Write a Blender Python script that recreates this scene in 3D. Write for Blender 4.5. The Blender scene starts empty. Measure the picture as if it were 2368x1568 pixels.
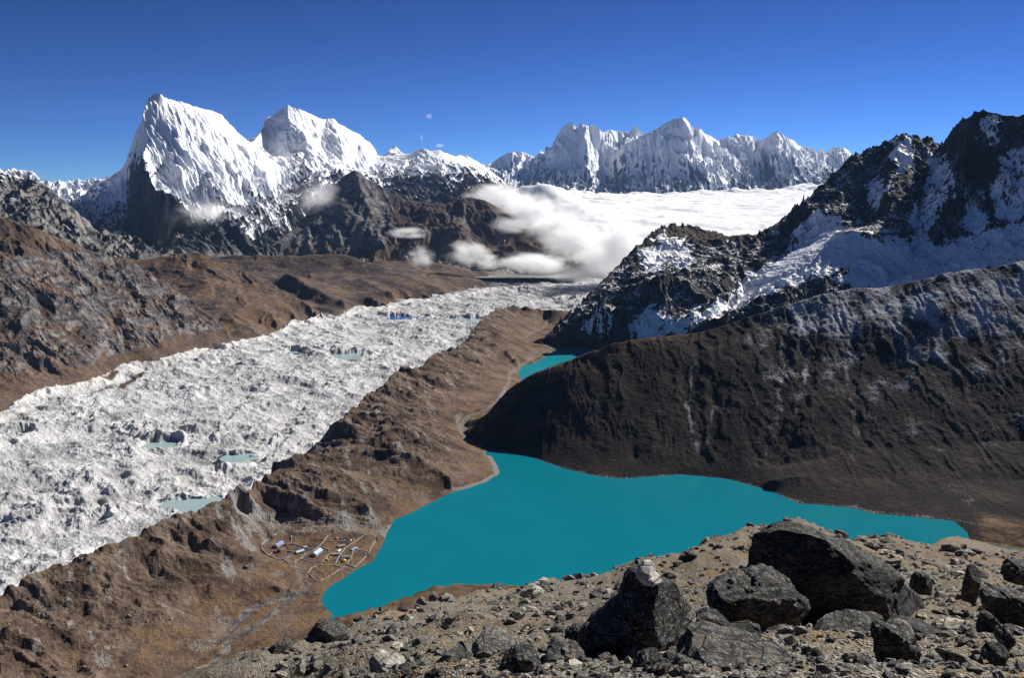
import bpy, math, random, time
import numpy as np
T0 = time.time()
R = math.radians
# ------------------------------------------------------------------ camera, sky, sun, exposure
scene = bpy.context.scene
ZC = 607.0                                   # eye height above the big lake (z = 0)
F = 2200.0                                   # focal length in pixels of a 2368 px wide picture
PITCH = R(9.14)
cam_d = bpy.data.cameras.new('camera'); cam = bpy.data.objects.new('camera', cam_d)
scene.collection.objects.link(cam); scene.camera = cam
cam.location = (0, 0, ZC); cam.rotation_euler = (R(90) - PITCH, 0, 0)
cam_d.sensor_width = 36; cam_d.lens = 36 * F / 2368; cam_d.clip_start = 0.1; cam_d.clip_end = 120000
SUN_AZ, SUN_EL = R(47), R(33.5)                # to the right of the view, above the horizon
world = bpy.data.worlds.new('World'); scene.world = world; world.use_nodes = True
wn = world.node_tree.nodes; bg = wn['Background']
sky = wn.new('ShaderNodeTexSky'); sky.sky_type = 'NISHITA'; sky.sun_disc = False
sky.sun_elevation = SUN_EL; sky.sun_rotation = SUN_AZ
sky.altitude = 5300; sky.air_density = 0.8; sky.dust_density = 0.0; sky.ozone_density = 7.0
dim = wn.new('ShaderNodeVectorMath'); dim.operation = 'SCALE'; dim.inputs['Scale'].default_value = 0.555
film = wn.new('ShaderNodeGamma'); film.inputs[1].default_value = 1.55       # the whole sky alike, with a slide film's deep blue
wl = world.node_tree.links; wl.new(sky.outputs[0], dim.inputs[0]); wl.new(dim.outputs[0], film.inputs[0]); wl.new(film.outputs[0], bg.inputs[0]); bg.inputs[1].default_value = 0.05
sun_d = bpy.data.lights.new('sun', 'SUN'); sun = bpy.data.objects.new('sun', sun_d)
scene.collection.objects.link(sun); sun_d.energy = 5.0; sun_d.angle = R(0.5); sun_d.color = (1.0, 0.955, 0.89)
sun.rotation_euler = (R(90) - SUN_EL, 0, -SUN_AZ + R(180)); sun.location = (3000, 2000, 4000)
scene.view_settings.view_transform = 'Standard'; scene.view_settings.look = 'None'
scene.view_settings.exposure = 0.55; scene.view_settings.gamma = 1.0
scene.cycles.use_denoising = True; scene.cycles.max_bounces = 6; scene.cycles.diffuse_bounces = 3
scene.cycles.volume_bounces = 10; scene.cycles.transparent_max_bounces = 16

# ------------------------------------------------------------------ numbers from the photograph to places
SX = 0.94796
def conv(ox, oy, k):
    return lambda x, y: ((ox + x / k) * SX, (oy + y / k) * SX)
D = lambda x, y: (x, y)
Z1 = conv(0, 180, 2.8427); Z2 = conv(633, 180, 2.8427); Z3 = conv(1200, 230, 2.6311); Z4 = conv(1700, 230, 2.851)
Z5 = conv(0, 500, 2.6311); Z6 = conv(700, 600, 2.6311); Y1 = conv(0, 900, 2.08); Y2 = conv(580, 1250, 5.638)
Y3 = conv(500, 1300, 2.96); Y4 = conv(1200, 1250, 3.383); Y5 = conv(1750, 1250, 3.166); Y6 = conv(1100, 750, 2.6311)
Y7 = conv(1600, 600, 2.0902); T8 = conv(1250, 220, 1.8894)
cp, sp = math.cos(PITCH), math.sin(PITCH)
def ray(p):
    dx = (p[0] - 1184) / F; dy = -(p[1] - 784) / F
    return dx, cp + dy * sp, -sp + dy * cp
def PY(p, Y):
    r = ray(p); s = Y / r[1]; return (r[0] * s, Y, ZC + r[2] * s)
def PZ(p, z):
    r = ray(p); s = (z - ZC) / r[2]; return (r[0] * s, r[1] * s, z)
def LY(c, pts):                    # points (x, y, depth)
    return [PY(c(x, y), d) for x, y, d in pts]
def LZ(c, pts):                    # points (x, y, height)
    return [PZ(c(x, y), z) for x, y, z in pts]
def LI(c, pts, Ya, Yb):            # depth runs evenly from Ya to Yb along the drawn line
    q = [c(*p) for p in pts]; d = [0.0]
    for a, b in zip(q, q[1:]): d.append(d[-1] + math.hypot(b[0] - a[0], b[1] - a[1]))
    return [PY(p, Ya + (Yb - Ya) * k / d[-1]) for p, k in zip(q, d)]
def back(line, dY, dZ):            # the unseen far side of a crest
    return [(x * (y + dY) / y, y + dY, z + dZ) for x, y, z in line]
def front(line):                   # the foot of a slope goes on under what lies before it
    return [back(line, -60, -60), back(line, -260, -170)]

# ------------------------------------------------------------------ noise
rng = np.random.RandomState(7)
PERM = rng.permutation(4096).astype(np.int32)
GA = rng.rand(4096) * 2 * np.pi; GX = np.cos(GA).astype(np.float32); GY = np.sin(GA).astype(np.float32)
def gn(x, y):
    xi = np.floor(x); yi = np.floor(y); fx = (x - xi).astype(np.float32); fy = (y - yi).astype(np.float32)
    xi = xi.astype(np.int32); yi = yi.astype(np.int32)
    def h(a, b): return PERM[(PERM[a & 4095] + b) & 4095]
    u = fx * fx * fx * (fx * (fx * 6 - 15) + 10); v = fy * fy * fy * (fy * (fy * 6 - 15) + 10)
    def g(a, b, X, Y):
        k = h(a, b); return GX[k] * X + GY[k] * Y
    n00 = g(xi, yi, fx, fy); n10 = g(xi + 1, yi, fx - 1, fy); n01 = g(xi, yi + 1, fx, fy - 1); n11 = g(xi + 1, yi + 1, fx - 1, fy - 1)
    a = n00 + u * (n10 - n00); b = n01 + u * (n11 - n01)
    return (a + v * (b - a)) * 1.5
def fbm(x, y, o=5, g=0.5, s=0):
    r = 0; a = 1.0; f = 1.0
    for k in range(o):
        r = r + a * gn(x * f + 17.3 * k + s, y * f - 9.1 * k + s); a *= g; f *= 2.03
    return r
def ridged(x, y, o=5, g=0.5, s=0):
    r = 0; a = 1.0; f = 1.0; w = 1.0
    for k in range(o):
        n = 1 - np.abs(gn(x * f + 13.7 * k + s, y * f + 5.9 * k - s)); n = n * n * w
        w = np.clip(n * 1.6, 0, 1); r = r + a * n; a *= g; f *= 2.1
    return r - 0.9
def smooth(a, lo, hi):
    t = np.clip((a - lo) / (hi - lo), 0, 1); return t * t * (3 - 2 * t)

# ------------------------------------------------------------------ mesh helpers
def link(o, parent=None):
    scene.collection.objects.link(o)
    if parent: o.parent = parent
    return o
def tag(o, label=None, cat=None, group=None, kind=None):
    if label: o['label'] = label
    if cat: o['category'] = cat
    if group: o['group'] = group
    if kind: o['kind'] = kind
    return o
def mesh_np(name, V, Q, mat, mask=None, smooth_shade=True):
    me = bpy.data.meshes.new(name)
    V = np.asarray(V, np.float32); Q = np.asarray(Q, np.int32); k = Q.shape[1]
    me.vertices.add(len(V)); me.vertices.foreach_set('co', V.ravel())
    me.loops.add(Q.size); me.loops.foreach_set('vertex_index', Q.ravel())
    me.polygons.add(len(Q)); me.polygons.foreach_set('loop_start', np.arange(0, Q.size, k, dtype=np.int32))
    me.polygons.foreach_set('use_smooth', np.full(len(Q), smooth_shade))
    me.update(calc_edges=True)
    if mask is not None:
        a = me.attributes.new('mask', 'FLOAT_COLOR', 'POINT'); a.data.foreach_set('color', np.asarray(mask, np.float32).ravel())
    if mat: me.materials.append(mat)
    return me
def grid_quads(nv, nu):
    i = np.arange(nv * nu).reshape(nv, nu)
    return np.stack([i[:-1, :-1], i[:-1, 1:], i[1:, 1:], i[1:, :-1]], -1).reshape(-1, 4)

def relax(S, C, wx, wy, n, om):
    fixed = C > 0; K = 0
    Zs = S.copy()
    ii, jj = np.indices(S.shape); par = (ii + jj) & 1
    m = [(~fixed) & (par == 0), (~fixed) & (par == 1)]
    wsum = 2 * wx + 2 * wy
    for it in range(n):
        for k in (0, 1):
            P = np.pad(Zs, 1, mode='edge')
            av = (wx * (P[1:-1, :-2] + P[1:-1, 2:]) + wy * (P[:-2, 1:-1] + P[2:, 1:-1])) / wsum
            Zs = np.where(m[k], Zs + om * (av - Zs), Zs)
    return Zs
def solve(ss, Yv, lines, levels=6, iters=36):
    nu, nv = len(ss), len(Yv); S = np.zeros((nv, nu)); C = np.zeros((nv, nu))
    for L in lines:
        for a, b in zip(L, L[1:]):
            ia = np.array([(a[0] / a[1] - ss[0]) / (ss[1] - ss[0]), np.interp(a[1], Yv, np.arange(nv))])
            ib = np.array([(b[0] / b[1] - ss[0]) / (ss[1] - ss[0]), np.interp(b[1], Yv, np.arange(nv))])
            n = int(max(abs(ib - ia)) * 1.5) + 2
            t = np.linspace(0, 1, n); X = a[0] + (b[0] - a[0]) * t; Yy = a[1] + (b[1] - a[1]) * t; Zz = a[2] + (b[2] - a[2]) * t
            i = np.rint((X / Yy - ss[0]) / (ss[1] - ss[0])).astype(int); j = np.rint(np.interp(Yy, Yv, np.arange(nv))).astype(int)
            ok = (i >= 0) & (i < nu) & (Yy >= Yv[0]) & (Yy <= Yv[-1])
            np.add.at(S, (j[ok], i[ok]), Zz[ok]); np.add.at(C, (j[ok], i[ok]), 1)
    pyr = [(S, C)]
    for l in range(levels - 1):
        s, c = pyr[-1]; a, b = s.shape
        if a < 8 or b < 8: break
        pyr.append((s.reshape(a // 2, 2, b // 2, 2).sum((1, 3)), c.reshape(a // 2, 2, b // 2, 2).sum((1, 3))))
    Z = None
    for l in range(len(pyr) - 1, -1, -1):
        s, c = pyr[l]; m = np.where(c > 0, s / np.maximum(c, 1), 0); a, b = s.shape
        if Z is None: Z = np.full(s.shape, s.sum() / max(c.sum(), 1))
        else: Z = np.repeat(np.repeat(Z, 2, 0), 2, 1)
        Z = np.where(c > 0, m, Z)
        Yl = Yv.reshape(a, -1).mean(1); ds = (ss[-1] - ss[0]) / b; dY = np.gradient(Yl)
        wx = (1 / (Yl * ds) ** 2)[:, None]; wy = (1 / dY ** 2)[:, None]
        n = wx + wy; Z = relax(Z, c, wx / n, wy / n, 160 if Z.size < 3000 else iters, 1.7 if Z.size < 20000 else 1.5)
    return Z, C
def blur(Z, n):
    for _ in range(n):
        P = np.pad(Z, 1, mode='edge'); Z = (P[:-2, 1:-1] + P[2:, 1:-1] + P[1:-1, :-2] + P[1:-1, 2:] + 4 * P[1:-1, 1:-1]) / 8
    return Z
def up32(n): return max(32, int(round(n / 32)) * 32)
PATCH = {}
RES = 1.0
def patch(name, px, cols, Yb, rows, lines, fn, mat, soft=0, label=None, pins=None, kind='structure', iters=36, shade=True):
    nu, nv = up32(cols * RES), up32(rows * RES)
    ss = np.linspace((px[0] - 1184) / F * 1.0, (px[1] - 1184) / F * 1.0, nu)
    Yv = np.interp(np.linspace(0, 1, nv), [a for a, b in Yb], [b for a, b in Yb])
    Z, C = solve(ss, Yv, lines, iters=iters)
    pin = None
    if pins is not None:
        _, P = solve_mark(ss, Yv, pins); pin = P.astype(float)
        for _ in range(14): 
            Q = np.pad(pin, 1, mode='edge'); pin = np.maximum(pin, 0.9 * np.maximum(np.maximum(Q[:-2, 1:-1], Q[2:, 1:-1]), np.maximum(Q[1:-1, :-2], Q[1:-1, 2:])))
        pin = blur(pin, 3)
    Z = blur(Z, soft)
    X = ss[None, :] * Yv[:, None]; Y = np.repeat(Yv[:, None], nu, 1)
    Z, mask = fn(X, Y, Z, 1 if pin is None else 1 - np.clip(pin, 0, 1))
    V = np.stack([X, Y, Z], -1).reshape(-1, 3)
    me = mesh_np(name, V, grid_quads(nv, nu), mat, mask.reshape(-1, 4), shade)
    o = link(bpy.data.objects.new(name, me)); tag(o, label, None, None, kind)
    PATCH[name] = (ss, Yv, Z)
    return o
def solve_mark(ss, Yv, lines):
    C = np.zeros((len(Yv), len(ss)), bool)
    for L in lines:
        for a, b in zip(L, L[1:]):
            t = np.linspace(0, 1, 400); X = a[0] + (b[0] - a[0]) * t; Yy = a[1] + (b[1] - a[1]) * t
            i = np.rint((X / Yy - ss[0]) / (ss[1] - ss[0])).astype(int); j = np.rint(np.interp(Yy, Yv, np.arange(len(Yv)))).astype(int)
            ok = (i >= 0) & (i < len(ss)); C[j[ok], i[ok]] = True
    return None, C
def height(name, x, y):
    ss, Yv, Z = PATCH[name]
    i = np.clip((x / y - ss[0]) / (ss[1] - ss[0]), 0, len(ss) - 1.001); j = np.clip(np.interp(y, Yv, np.arange(len(Yv))), 0, len(Yv) - 1.001)
    a, b = int(i), int(j); u, v = i - a, j - b
    return (Z[b, a] * (1 - u) + Z[b, a + 1] * u) * (1 - v) + (Z[b + 1, a] * (1 - u) + Z[b + 1, a + 1] * u) * v
def slope(X, Y, Z):
    dYr = np.gradient(Y[:, 0]); zy = np.gradient(Z, axis=0) / dYr[:, None]
    dx = (X[:, 1] - X[:, 0])[:, None]; zx = np.gradient(Z, axis=1) / dx
    # rows run along rays: take the part of the ray's climb that is due to x out
    s = X / Y; zy = zy - s * zx
    return zx, zy, 1 / np.sqrt(1 + zx * zx + zy * zy)
def M4(a, b=None, c=None, d=None):
    z = np.zeros_like(a); return np.stack([a, z if b is None else b, z if c is None else c, z if d is None else d], -1)

def dist_px(X, Y, line, w):            # closeness (0..1) to a line on the ground, about w metres wide
    P = np.array([(p[0], p[1]) for p in line]); d = np.full(X.shape, 1e9)
    x0, x1, y0, y1 = P[:, 0].min() - 3 * w, P[:, 0].max() + 3 * w, P[:, 1].min() - 3 * w, P[:, 1].max() + 3 * w
    m = (X > x0) & (X < x1) & (Y > y0) & (Y < y1)
    if not m.any(): return np.zeros_like(X)
    xs, ys = X[m], Y[m]; dm = np.full(xs.shape, 1e9)
    for a, b in zip(P, P[1:]):
        v = b - a; t = np.clip(((xs - a[0]) * v[0] + (ys - a[1]) * v[1]) / (v @ v + 1e-9), 0, 1)
        dm = np.minimum(dm, np.hypot(xs - a[0] - t * v[0], ys - a[1] - t * v[1]))
    d[m] = dm; return smooth(d, w, w * 0.45)
def to_px(X, Y, Z):                    # where a point of the ground shows in the photograph, to read its snow cover there
    b = Y * cp - (Z - ZC) * sp; return 1184 + F * X / b, 784 - F * (Y * sp + (Z - ZC) * cp) / b
def inside(px, py, poly):
    r = np.zeros(px.shape, bool)
    for (x0, y0), (x1, y1) in zip(poly, poly[1:] + poly[:1]):
        if y0 == y1: continue
        r ^= ((y0 > py) != (y1 > py)) & (px < (x1 - x0) * (py - y0) / (y1 - y0) + x0)
    return r.astype(float)
# ------------------------------------------------------------------ materials
class NT:
    def __init__(s, name):
        s.m = bpy.data.materials.new(name); s.m.use_nodes = True; s.t = s.m.node_tree; s.t.nodes.clear()
        s.out = s.n('ShaderNodeOutputMaterial')
    def n(s, ty, **kw):
        o = s.t.nodes.new(ty)
        for k, v in kw.items(): setattr(o, k, v)
        return o
    def put(s, sock, v):
        if v is None: return
        if hasattr(v, 'is_linked'): s.t.links.new(v, sock)
        elif isinstance(v, (tuple, list)) and len(v) == 3 and sock.type == 'RGBA': sock.default_value = (*v, 1)
        else: sock.default_value = v
    def pos(s): return s.n('ShaderNodeNewGeometry').outputs['Position']
    def obj(s): return s.n('ShaderNodeTexCoord').outputs['Object']
    def map(s, v, scale=(1, 1, 1), rot=(0, 0, 0), loc=(0, 0, 0)):
        o = s.n('ShaderNodeMapping'); s.put(o.inputs[0], v); o.inputs[1].default_value = loc; o.inputs[2].default_value = rot; o.inputs[3].default_value = scale; return o.outputs[0]
    def noise(s, v, scale, det=4, rough=0.55, dist=0.0):
        o = s.n('ShaderNodeTexNoise'); s.put(o.inputs['Vector'], v); o.inputs['Scale'].default_value = scale; o.inputs['Detail'].default_value = det
        o.inputs['Roughness'].default_value = rough; o.inputs['Distortion'].default_value = dist; return o.outputs['Fac']
    def voro(s, v, scale, feat='F1'):
        o = s.n('ShaderNodeTexVoronoi', feature=feat); s.put(o.inputs['Vector'], v); o.inputs['Scale'].default_value = scale; return o
    def ma(s, op, a, b=0.0, c=0.0, clamp=False):
        o = s.n('ShaderNodeMath', operation=op, use_clamp=clamp); s.put(o.inputs[0], a); s.put(o.inputs[1], b); s.put(o.inputs[2], c); return o.outputs[0]
    def step(s, v, lo, hi):
        o = s.n('ShaderNodeMapRange', interpolation_type='SMOOTHSTEP'); s.put(o.inputs[0], v); o.inputs[1].default_value = lo; o.inputs[2].default_value = hi; return o.outputs[0]
    def mix(s, f, a, b, mode='MIX'):
        o = s.n('ShaderNodeMix', data_type='RGBA', blend_type=mode); s.put(o.inputs[0], f); s.put(o.inputs[6], a); s.put(o.inputs[7], b); return o.outputs[2]
    def ramp(s, f, stops):
        o = s.n('ShaderNodeValToRGB'); s.put(o.inputs[0], f); e = o.color_ramp.elements
        while len(e) < len(stops): e.new(0.5)
        for k, (p, c) in zip(e, stops): k.position = p; k.color = (*c, 1)
        return o.outputs[0]
    def mask(s):
        o = s.n('ShaderNodeAttribute', attribute_name='mask'); sp_ = s.n('ShaderNodeSeparateColor'); s.put(sp_.inputs[0], o.outputs['Color'])
        return sp_.outputs[0], sp_.outputs[1], sp_.outputs[2], o.outputs['Alpha']
    def sep(s, v):
        o = s.n('ShaderNodeSeparateXYZ'); s.put(o.inputs[0], v); return o.outputs
    def bump(s, h, strength, dist, normal=None):
        o = s.n('ShaderNodeBump'); o.inputs['Strength'].default_value = strength; o.inputs['Distance'].default_value = dist; s.put(o.inputs['Height'], h); s.put(o.inputs['Normal'], normal); return o.outputs[0]
    def done(s, col, rough=0.9, normal=None, spec=0.2, **kw):
        b = s.n('ShaderNodeBsdfPrincipled'); s.put(b.inputs['Base Color'], col); s.put(b.inputs['Roughness'], rough); b.inputs['Specular IOR Level'].default_value = spec
        s.put(b.inputs['Normal'], normal)
        for k, v in kw.items(): s.put(b.inputs[k], v)
        s.t.links.new(b.outputs[0], s.out.inputs[0]); return s.m

def mat_alp(name, rock_a, rock_b, rock_c, sc, bump_d, snow_col=(0.86, 0.88, 0.92), edge=0.5, speck=0.25, spk_scale=0.05):
    """rock with snow: mask r = snow amount, g = light rock, b = scree, a = brown grass"""
    t = NT(name); p = t.pos(); s, g, b, a = t.mask()
    n1 = t.noise(p, sc, 6, 0.62); n2 = t.noise(p, sc * 6, 5, 0.65); n3 = t.noise(t.map(p, (1, 1, 0.25)), sc * 3.1, 4, 0.6, 1.0)
    rock = t.ramp(t.ma('ADD', t.ma('MULTIPLY', n1, 0.5), t.ma('MULTIPLY', n2, 0.5)), [(0.4, rock_a), (0.5, rock_b), (0.62, rock_c)])
    rock = t.mix(t.step(n3, 0.5, 0.68), rock, tuple(0.45 * q for q in rock_a))
    rock = t.mix(t.ma('MULTIPLY', a, t.step(n2, 0.25, 0.55)), rock, (0.085, 0.055, 0.035))
    scr = t.mix(n2, (0.15, 0.14, 0.135), (0.3, 0.285, 0.27))
    rock = t.mix(t.step(t.ma('ADD', b, t.ma('MULTIPLY', t.ma('SUBTRACT', n2, 0.5), 0.8)), 0.35, 0.65), rock, scr)
    rock = t.mix(t.ma('MULTIPLY', g, 0.8), rock, t.mix(n2, (0.3, 0.26, 0.21), (0.42, 0.38, 0.33)))
    v = t.ma('ADD', s, t.ma('ADD', t.ma('MULTIPLY', t.ma('SUBTRACT', n1, 0.5), edge), t.ma('MULTIPLY', t.ma('SUBTRACT', t.noise(p, spk_scale, 4, 0.7), 0.5), speck * 4)))
    f = t.step(v, 0.44, 0.56)
    col = t.mix(f, rock, snow_col)
    bp = t.bump(t.ma('ADD', n2, n3), 0.55, bump_d)
    return t.done(col, t.ma('SUBTRACT', 0.95, t.ma('MULTIPLY', f, 0.35)), bp, 0.15)
def mat_brown(name, dark, mid, light, sc, bump_d, frost=(0.48, 0.62, 1.0), snow=(0.75, 0.78, 0.84), stone=(0.3, 0.285, 0.27)):
    """grass and earth: mask r = snow dust, g = bare rock, b = light scree, a = ochre grass"""
    t = NT(name); p = t.pos(); s, g, b, a = t.mask()
    n1 = t.noise(p, sc, 6, 0.6); n2 = t.noise(p, sc * 9, 5, 0.7); n3 = t.noise(t.map(p, (1, 1, 2.5)), sc * 3, 5, 0.65, 0.6); n4 = t.noise(p, sc * 30, 3, 0.7)
    col = t.ramp(t.ma('ADD', t.ma('MULTIPLY', n1, 0.6), t.ma('MULTIPLY', n2, 0.4)), [(0.4, dark), (0.5, mid), (0.6, light)])
    col = t.mix(t.ma('MULTIPLY', a, t.step(n3, 0.3, 0.62)), col, t.mix(n2, (0.115, 0.069, 0.036), (0.245, 0.158, 0.084)))
    rk = t.ramp(n3, [(0.38, (0.05, 0.047, 0.05)), (0.5, (0.13, 0.12, 0.12)), (0.62, (0.25, 0.23, 0.215))])
    col = t.mix(t.step(t.ma('ADD', g, t.ma('MULTIPLY', t.ma('SUBTRACT', n2, 0.5), 1.1)), 0.4, 0.6), col, rk)
    col = t.mix(t.step(t.ma('ADD', b, t.ma('MULTIPLY', t.ma('SUBTRACT', n4, 0.5), 1.6)), 0.45, 0.62), col, t.mix(n2, (0.17, 0.16, 0.15), stone))
    f = t.step(t.ma('ADD', s, t.ma('ADD', t.ma('MULTIPLY', t.ma('SUBTRACT', n4, 0.5), 1.5), t.ma('MULTIPLY', t.ma('SUBTRACT', n2, 0.5), 0.8))), frost[0], frost[1])
    col = t.mix(t.ma('MULTIPLY', f, frost[2]), col, snow)
    bp = t.bump(t.ma('ADD', n2, t.ma('MULTIPLY', n4, 0.5)), 0.9, bump_d * 1.6)
    return t.done(col, 0.95, bp, 0.1)

MAT = {}
MAT['alp_far'] = mat_alp('snow_on_far_rock', (0.04, 0.045, 0.06), (0.085, 0.09, 0.11), (0.15, 0.15, 0.16), 0.0035, 9, speck=0.08, spk_scale=0.012, edge=0.3)
MAT['alp'] = mat_alp('snow_on_rock', (0.035, 0.036, 0.042), (0.075, 0.074, 0.078), (0.16, 0.155, 0.15), 0.006, 7, speck=0.1, spk_scale=0.03, edge=0.4)
MAT['alp_near'] = mat_alp('snow_on_dark_rock', (0.011, 0.011, 0.013), (0.028, 0.028, 0.03), (0.075, 0.072, 0.068), 0.012, 5, speck=0.42, spk_scale=0.11)
MAT['hill'] = mat_brown('brown_hillside', (0.048, 0.034, 0.031), (0.095, 0.067, 0.056), (0.16, 0.115, 0.09), 0.006, 3)
MAT['hill_far'] = mat_brown('far_brown_hillside', (0.05, 0.038, 0.036), (0.085, 0.062, 0.054), (0.13, 0.095, 0.078), 0.0035, 6)
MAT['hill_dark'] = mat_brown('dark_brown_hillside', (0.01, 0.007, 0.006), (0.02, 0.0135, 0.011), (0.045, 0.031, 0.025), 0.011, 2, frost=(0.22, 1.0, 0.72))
MAT['moraine'] = mat_brown('moraine_turf', (0.045, 0.03, 0.025), (0.112, 0.077, 0.059), (0.2, 0.148, 0.115), 0.014, 2.5)
# ------------------------------------------------------------------ far range: the two snow peaks on the right
def back_of(l, d=900, z=-700): return back(l, d, z)
kang = LY(Z3, [(-60, 470, 21500), (0, 440, 21500), (50, 400, 21500), (100, 375, 21500), (170, 368, 21500), (215, 372, 21500), (245, 400, 21500), (290, 405, 21500), (330, 385, 21400), (370, 360, 21200), (400, 300, 21100), (430, 240, 21000), (460, 205, 21000), (500, 175, 21000), (520, 185, 21000), (545, 215, 21000), (560, 180, 21000), (585, 195, 21000), (620, 205, 21000), (655, 193, 21000), (685, 215, 21000), (710, 245, 21100), (750, 228, 21300), (800, 232, 21400), (850, 238, 21400), (885, 245, 21400), (905, 205, 21400), (925, 203, 21400), (955, 235, 21400), (985, 262, 21400), (1100, 330, 21600)])
tham = LY(Z3, [(820, 350, 20500), (840, 325, 20500), (900, 295, 20300), (1000, 258, 20100), (1050, 225, 20050), (1110, 185, 20000), (1170, 155, 20000), (1200, 155, 20000), (1228, 143, 20000), (1250, 160, 20000), (1280, 195, 20000), (1300, 220, 20050), (1315, 200, 20100), (1335, 215, 20100), (1365, 250, 20200), (1400, 260, 20300), (1440, 298, 20500), (1480, 300, 20600), (1530, 280, 20600), (1570, 252, 20600), (1610, 262, 20600), (1690, 272, 20600), (1720, 300, 20600), (1760, 275, 20400), (1800, 245, 20300), (1830, 237, 20300), (1860, 250, 20300), (1900, 280, 20300), (1940, 295, 20400), (1980, 360, 20800), (2010, 362, 21000), (2060, 365, 21000), (2110, 375, 21000), (2140, 395, 21000), (2170, 390, 21000), (2220, 365, 21000), (2260, 345, 21000), (2290, 360, 21000), (2320, 400, 21000), (2400, 500, 21000), (2700, 560, 21000)])
base_far = [(-6000, 17600, 250), (0, 17600, 250), (4500, 17600, 250), (9000, 17600, 250), (13000, 17600, 250)]
spurs = [
    LI(Z3, [(545, 215), (520, 290), (505, 340), (530, 400), (520, 480), (500, 560), (480, 640)], 21000, 19300),
    LI(Z3, [(710, 245), (705, 330), (700, 400), (720, 480), (730, 560), (760, 640)], 21100, 19900),
    LI(Z3, [(620, 205), (600, 320), (620, 400), (600, 480), (640, 560), (680, 640)], 21000, 18700),
    LI(Z3, [(400, 300), (370, 420), (340, 520), (300, 600)], 21100, 19500),
    LI(Z3, [(215, 372), (215, 460), (240, 540), (300, 620)], 21500, 20000),
    LI(Z3, [(1228, 143), (1240, 230), (1290, 330), (1370, 430), (1440, 510), (1530, 600), (1560, 640)], 20000, 18200),
    LI(Z3, [(1110, 185), (1080, 300), (1040, 400), (1010, 500), (980, 620)], 20000, 18700),
    LI(Z3, [(1200, 155), (1190, 300), (1170, 420), (1180, 520), (1140, 640)], 20000, 18600),
    LI(Z3, [(900, 295), (890, 400), (850, 500), (840, 640)], 20300, 19200),
    LI(Z3, [(1335, 215), (1300, 330), (1390, 450), (1500, 560), (1620, 610), (1700, 640)], 20100, 18600),
    LI(Z3, [(1570, 252), (1540, 340), (1480, 400), (1440, 460)], 20600, 19400),
    LI(Z3, [(1690, 272), (1640, 380), (1620, 460), (1660, 540), (1700, 600)], 20600, 18900),
    LI(Z3, [(1830, 237), (1820, 330), (1840, 420), (1850, 520), (1830, 600)], 20300, 18900),
    LI(Z3, [(1760, 275), (1720, 360), (1760, 440), (1810, 490)], 20400, 19600),
    LI(Z3, [(1900, 280), (1920, 380), (1960, 470), (1940, 560)], 20300, 19000),
    LI(Z3, [(2260, 345), (2200, 420), (2130, 500), (2080, 560)], 21000, 19500)]
gul = [LI(Z3, [(640, 300), (660, 400), (680, 480), (700, 600)], 20950, 19600),
       LI(Z3, [(1300, 240), (1330, 400), (1450, 480), (1560, 560), (1680, 610)], 20150, 19000),
       LI(Z3, [(780, 330), (770, 420), (780, 520), (800, 640)], 21000, 19600),
       LI(Z3, [(1700, 310), (1690, 400), (1740, 500), (1770, 600)], 20900, 19500)]
def far_fn(X, Y, Z, w):
    wx = fbm(X / 700, Y / 700, 3) * 150
    Z = Z + w * (ridged((X + wx) / 520, (Y - wx) / 900, 5, 0.55) * 120 + ridged((X + wx * .3) / 190, Y / 1500, 4, 0.55, 3) * 70 + ridged((X + wx * .2) / 70, Y / 600, 3, 0.5, 5) * 22) + fbm(X / 90, Y / 90, 3) * 6
    conc = blur(Z, 6) - Z
    zx, zy, nz = slope(X, Y, Z)
    snow = 0.42 + np.clip(conc / 60, -0.3, 0.3) + 1.1 * (nz - 0.5) + (Z - 750) / 1300 + 0.3 * (zx < 0) - 0.03
    return Z, M4(np.clip(snow, 0, 1.1))
patch('far_snow_range', (1050, 2150), 544, [(0, 17600), (0.86, 21600), (1, 23500)], 320, [kang, tham, back(kang, 1300, -900), back(tham, 1300, -900), base_far] + spurs + gul, far_fn, MAT['alp_far'], 0, 'distant jagged snow range beyond the sea of cloud', pins=[kang, tham], shade=False)

# ------------------------------------------------------------------ the two big snow peaks on the left
chol = LY(Z1, [(1000, 275, 9050), (1020, 235, 9050), (1015, 190, 9030), (1030, 165, 9000), (1050, 160, 9000), (1062, 135, 9000), (1080, 130, 9000), (1110, 140, 9000), (1150, 165, 9080), (1200, 182, 9150), (1270, 195, 9250), (1330, 220, 9350), (1400, 238, 9460), (1450, 250, 9550), (1500, 265, 9640), (1540, 285, 9700), (1560, 315, 9740), (1590, 345, 9780), (1640, 395, 9850), (1690, 440, 9930), (1740, 478, 10000), (1770, 480, 10050)])
arete = LY(Z1, [(1062, 135, 9000), (1000, 262, 8850), (995, 330, 8780), (1015, 420, 8700), (1020, 490, 8600), (985, 590, 8400), (995, 690, 8250), (1080, 780, 8050), (1180, 850, 7900), (1230, 920, 7800), (1300, 990, 7700), (1390, 1000, 7650), (1530, 1040, 7550), (1700, 1130, 7400), (1900, 1185, 7300)])
chol_l = LY(Z1, [(1000, 275, 9050), (985, 340, 9150), (950, 385, 9250), (930, 420, 9300), (905, 510, 9350), (890, 580, 9400), (865, 655, 9400), (855, 680, 9400), (800, 710, 9500), (785, 740, 9600), (740, 735, 9800), (700, 745, 9900), (650, 755, 10000), (590, 735, 10000), (540, 732, 10000), (480, 755, 10000), (420, 760, 10000), (380, 755, 10000), (340, 780, 10000), (200, 760, 10000), (-100, 760, 10000), (-500, 780, 10000)])
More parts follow.
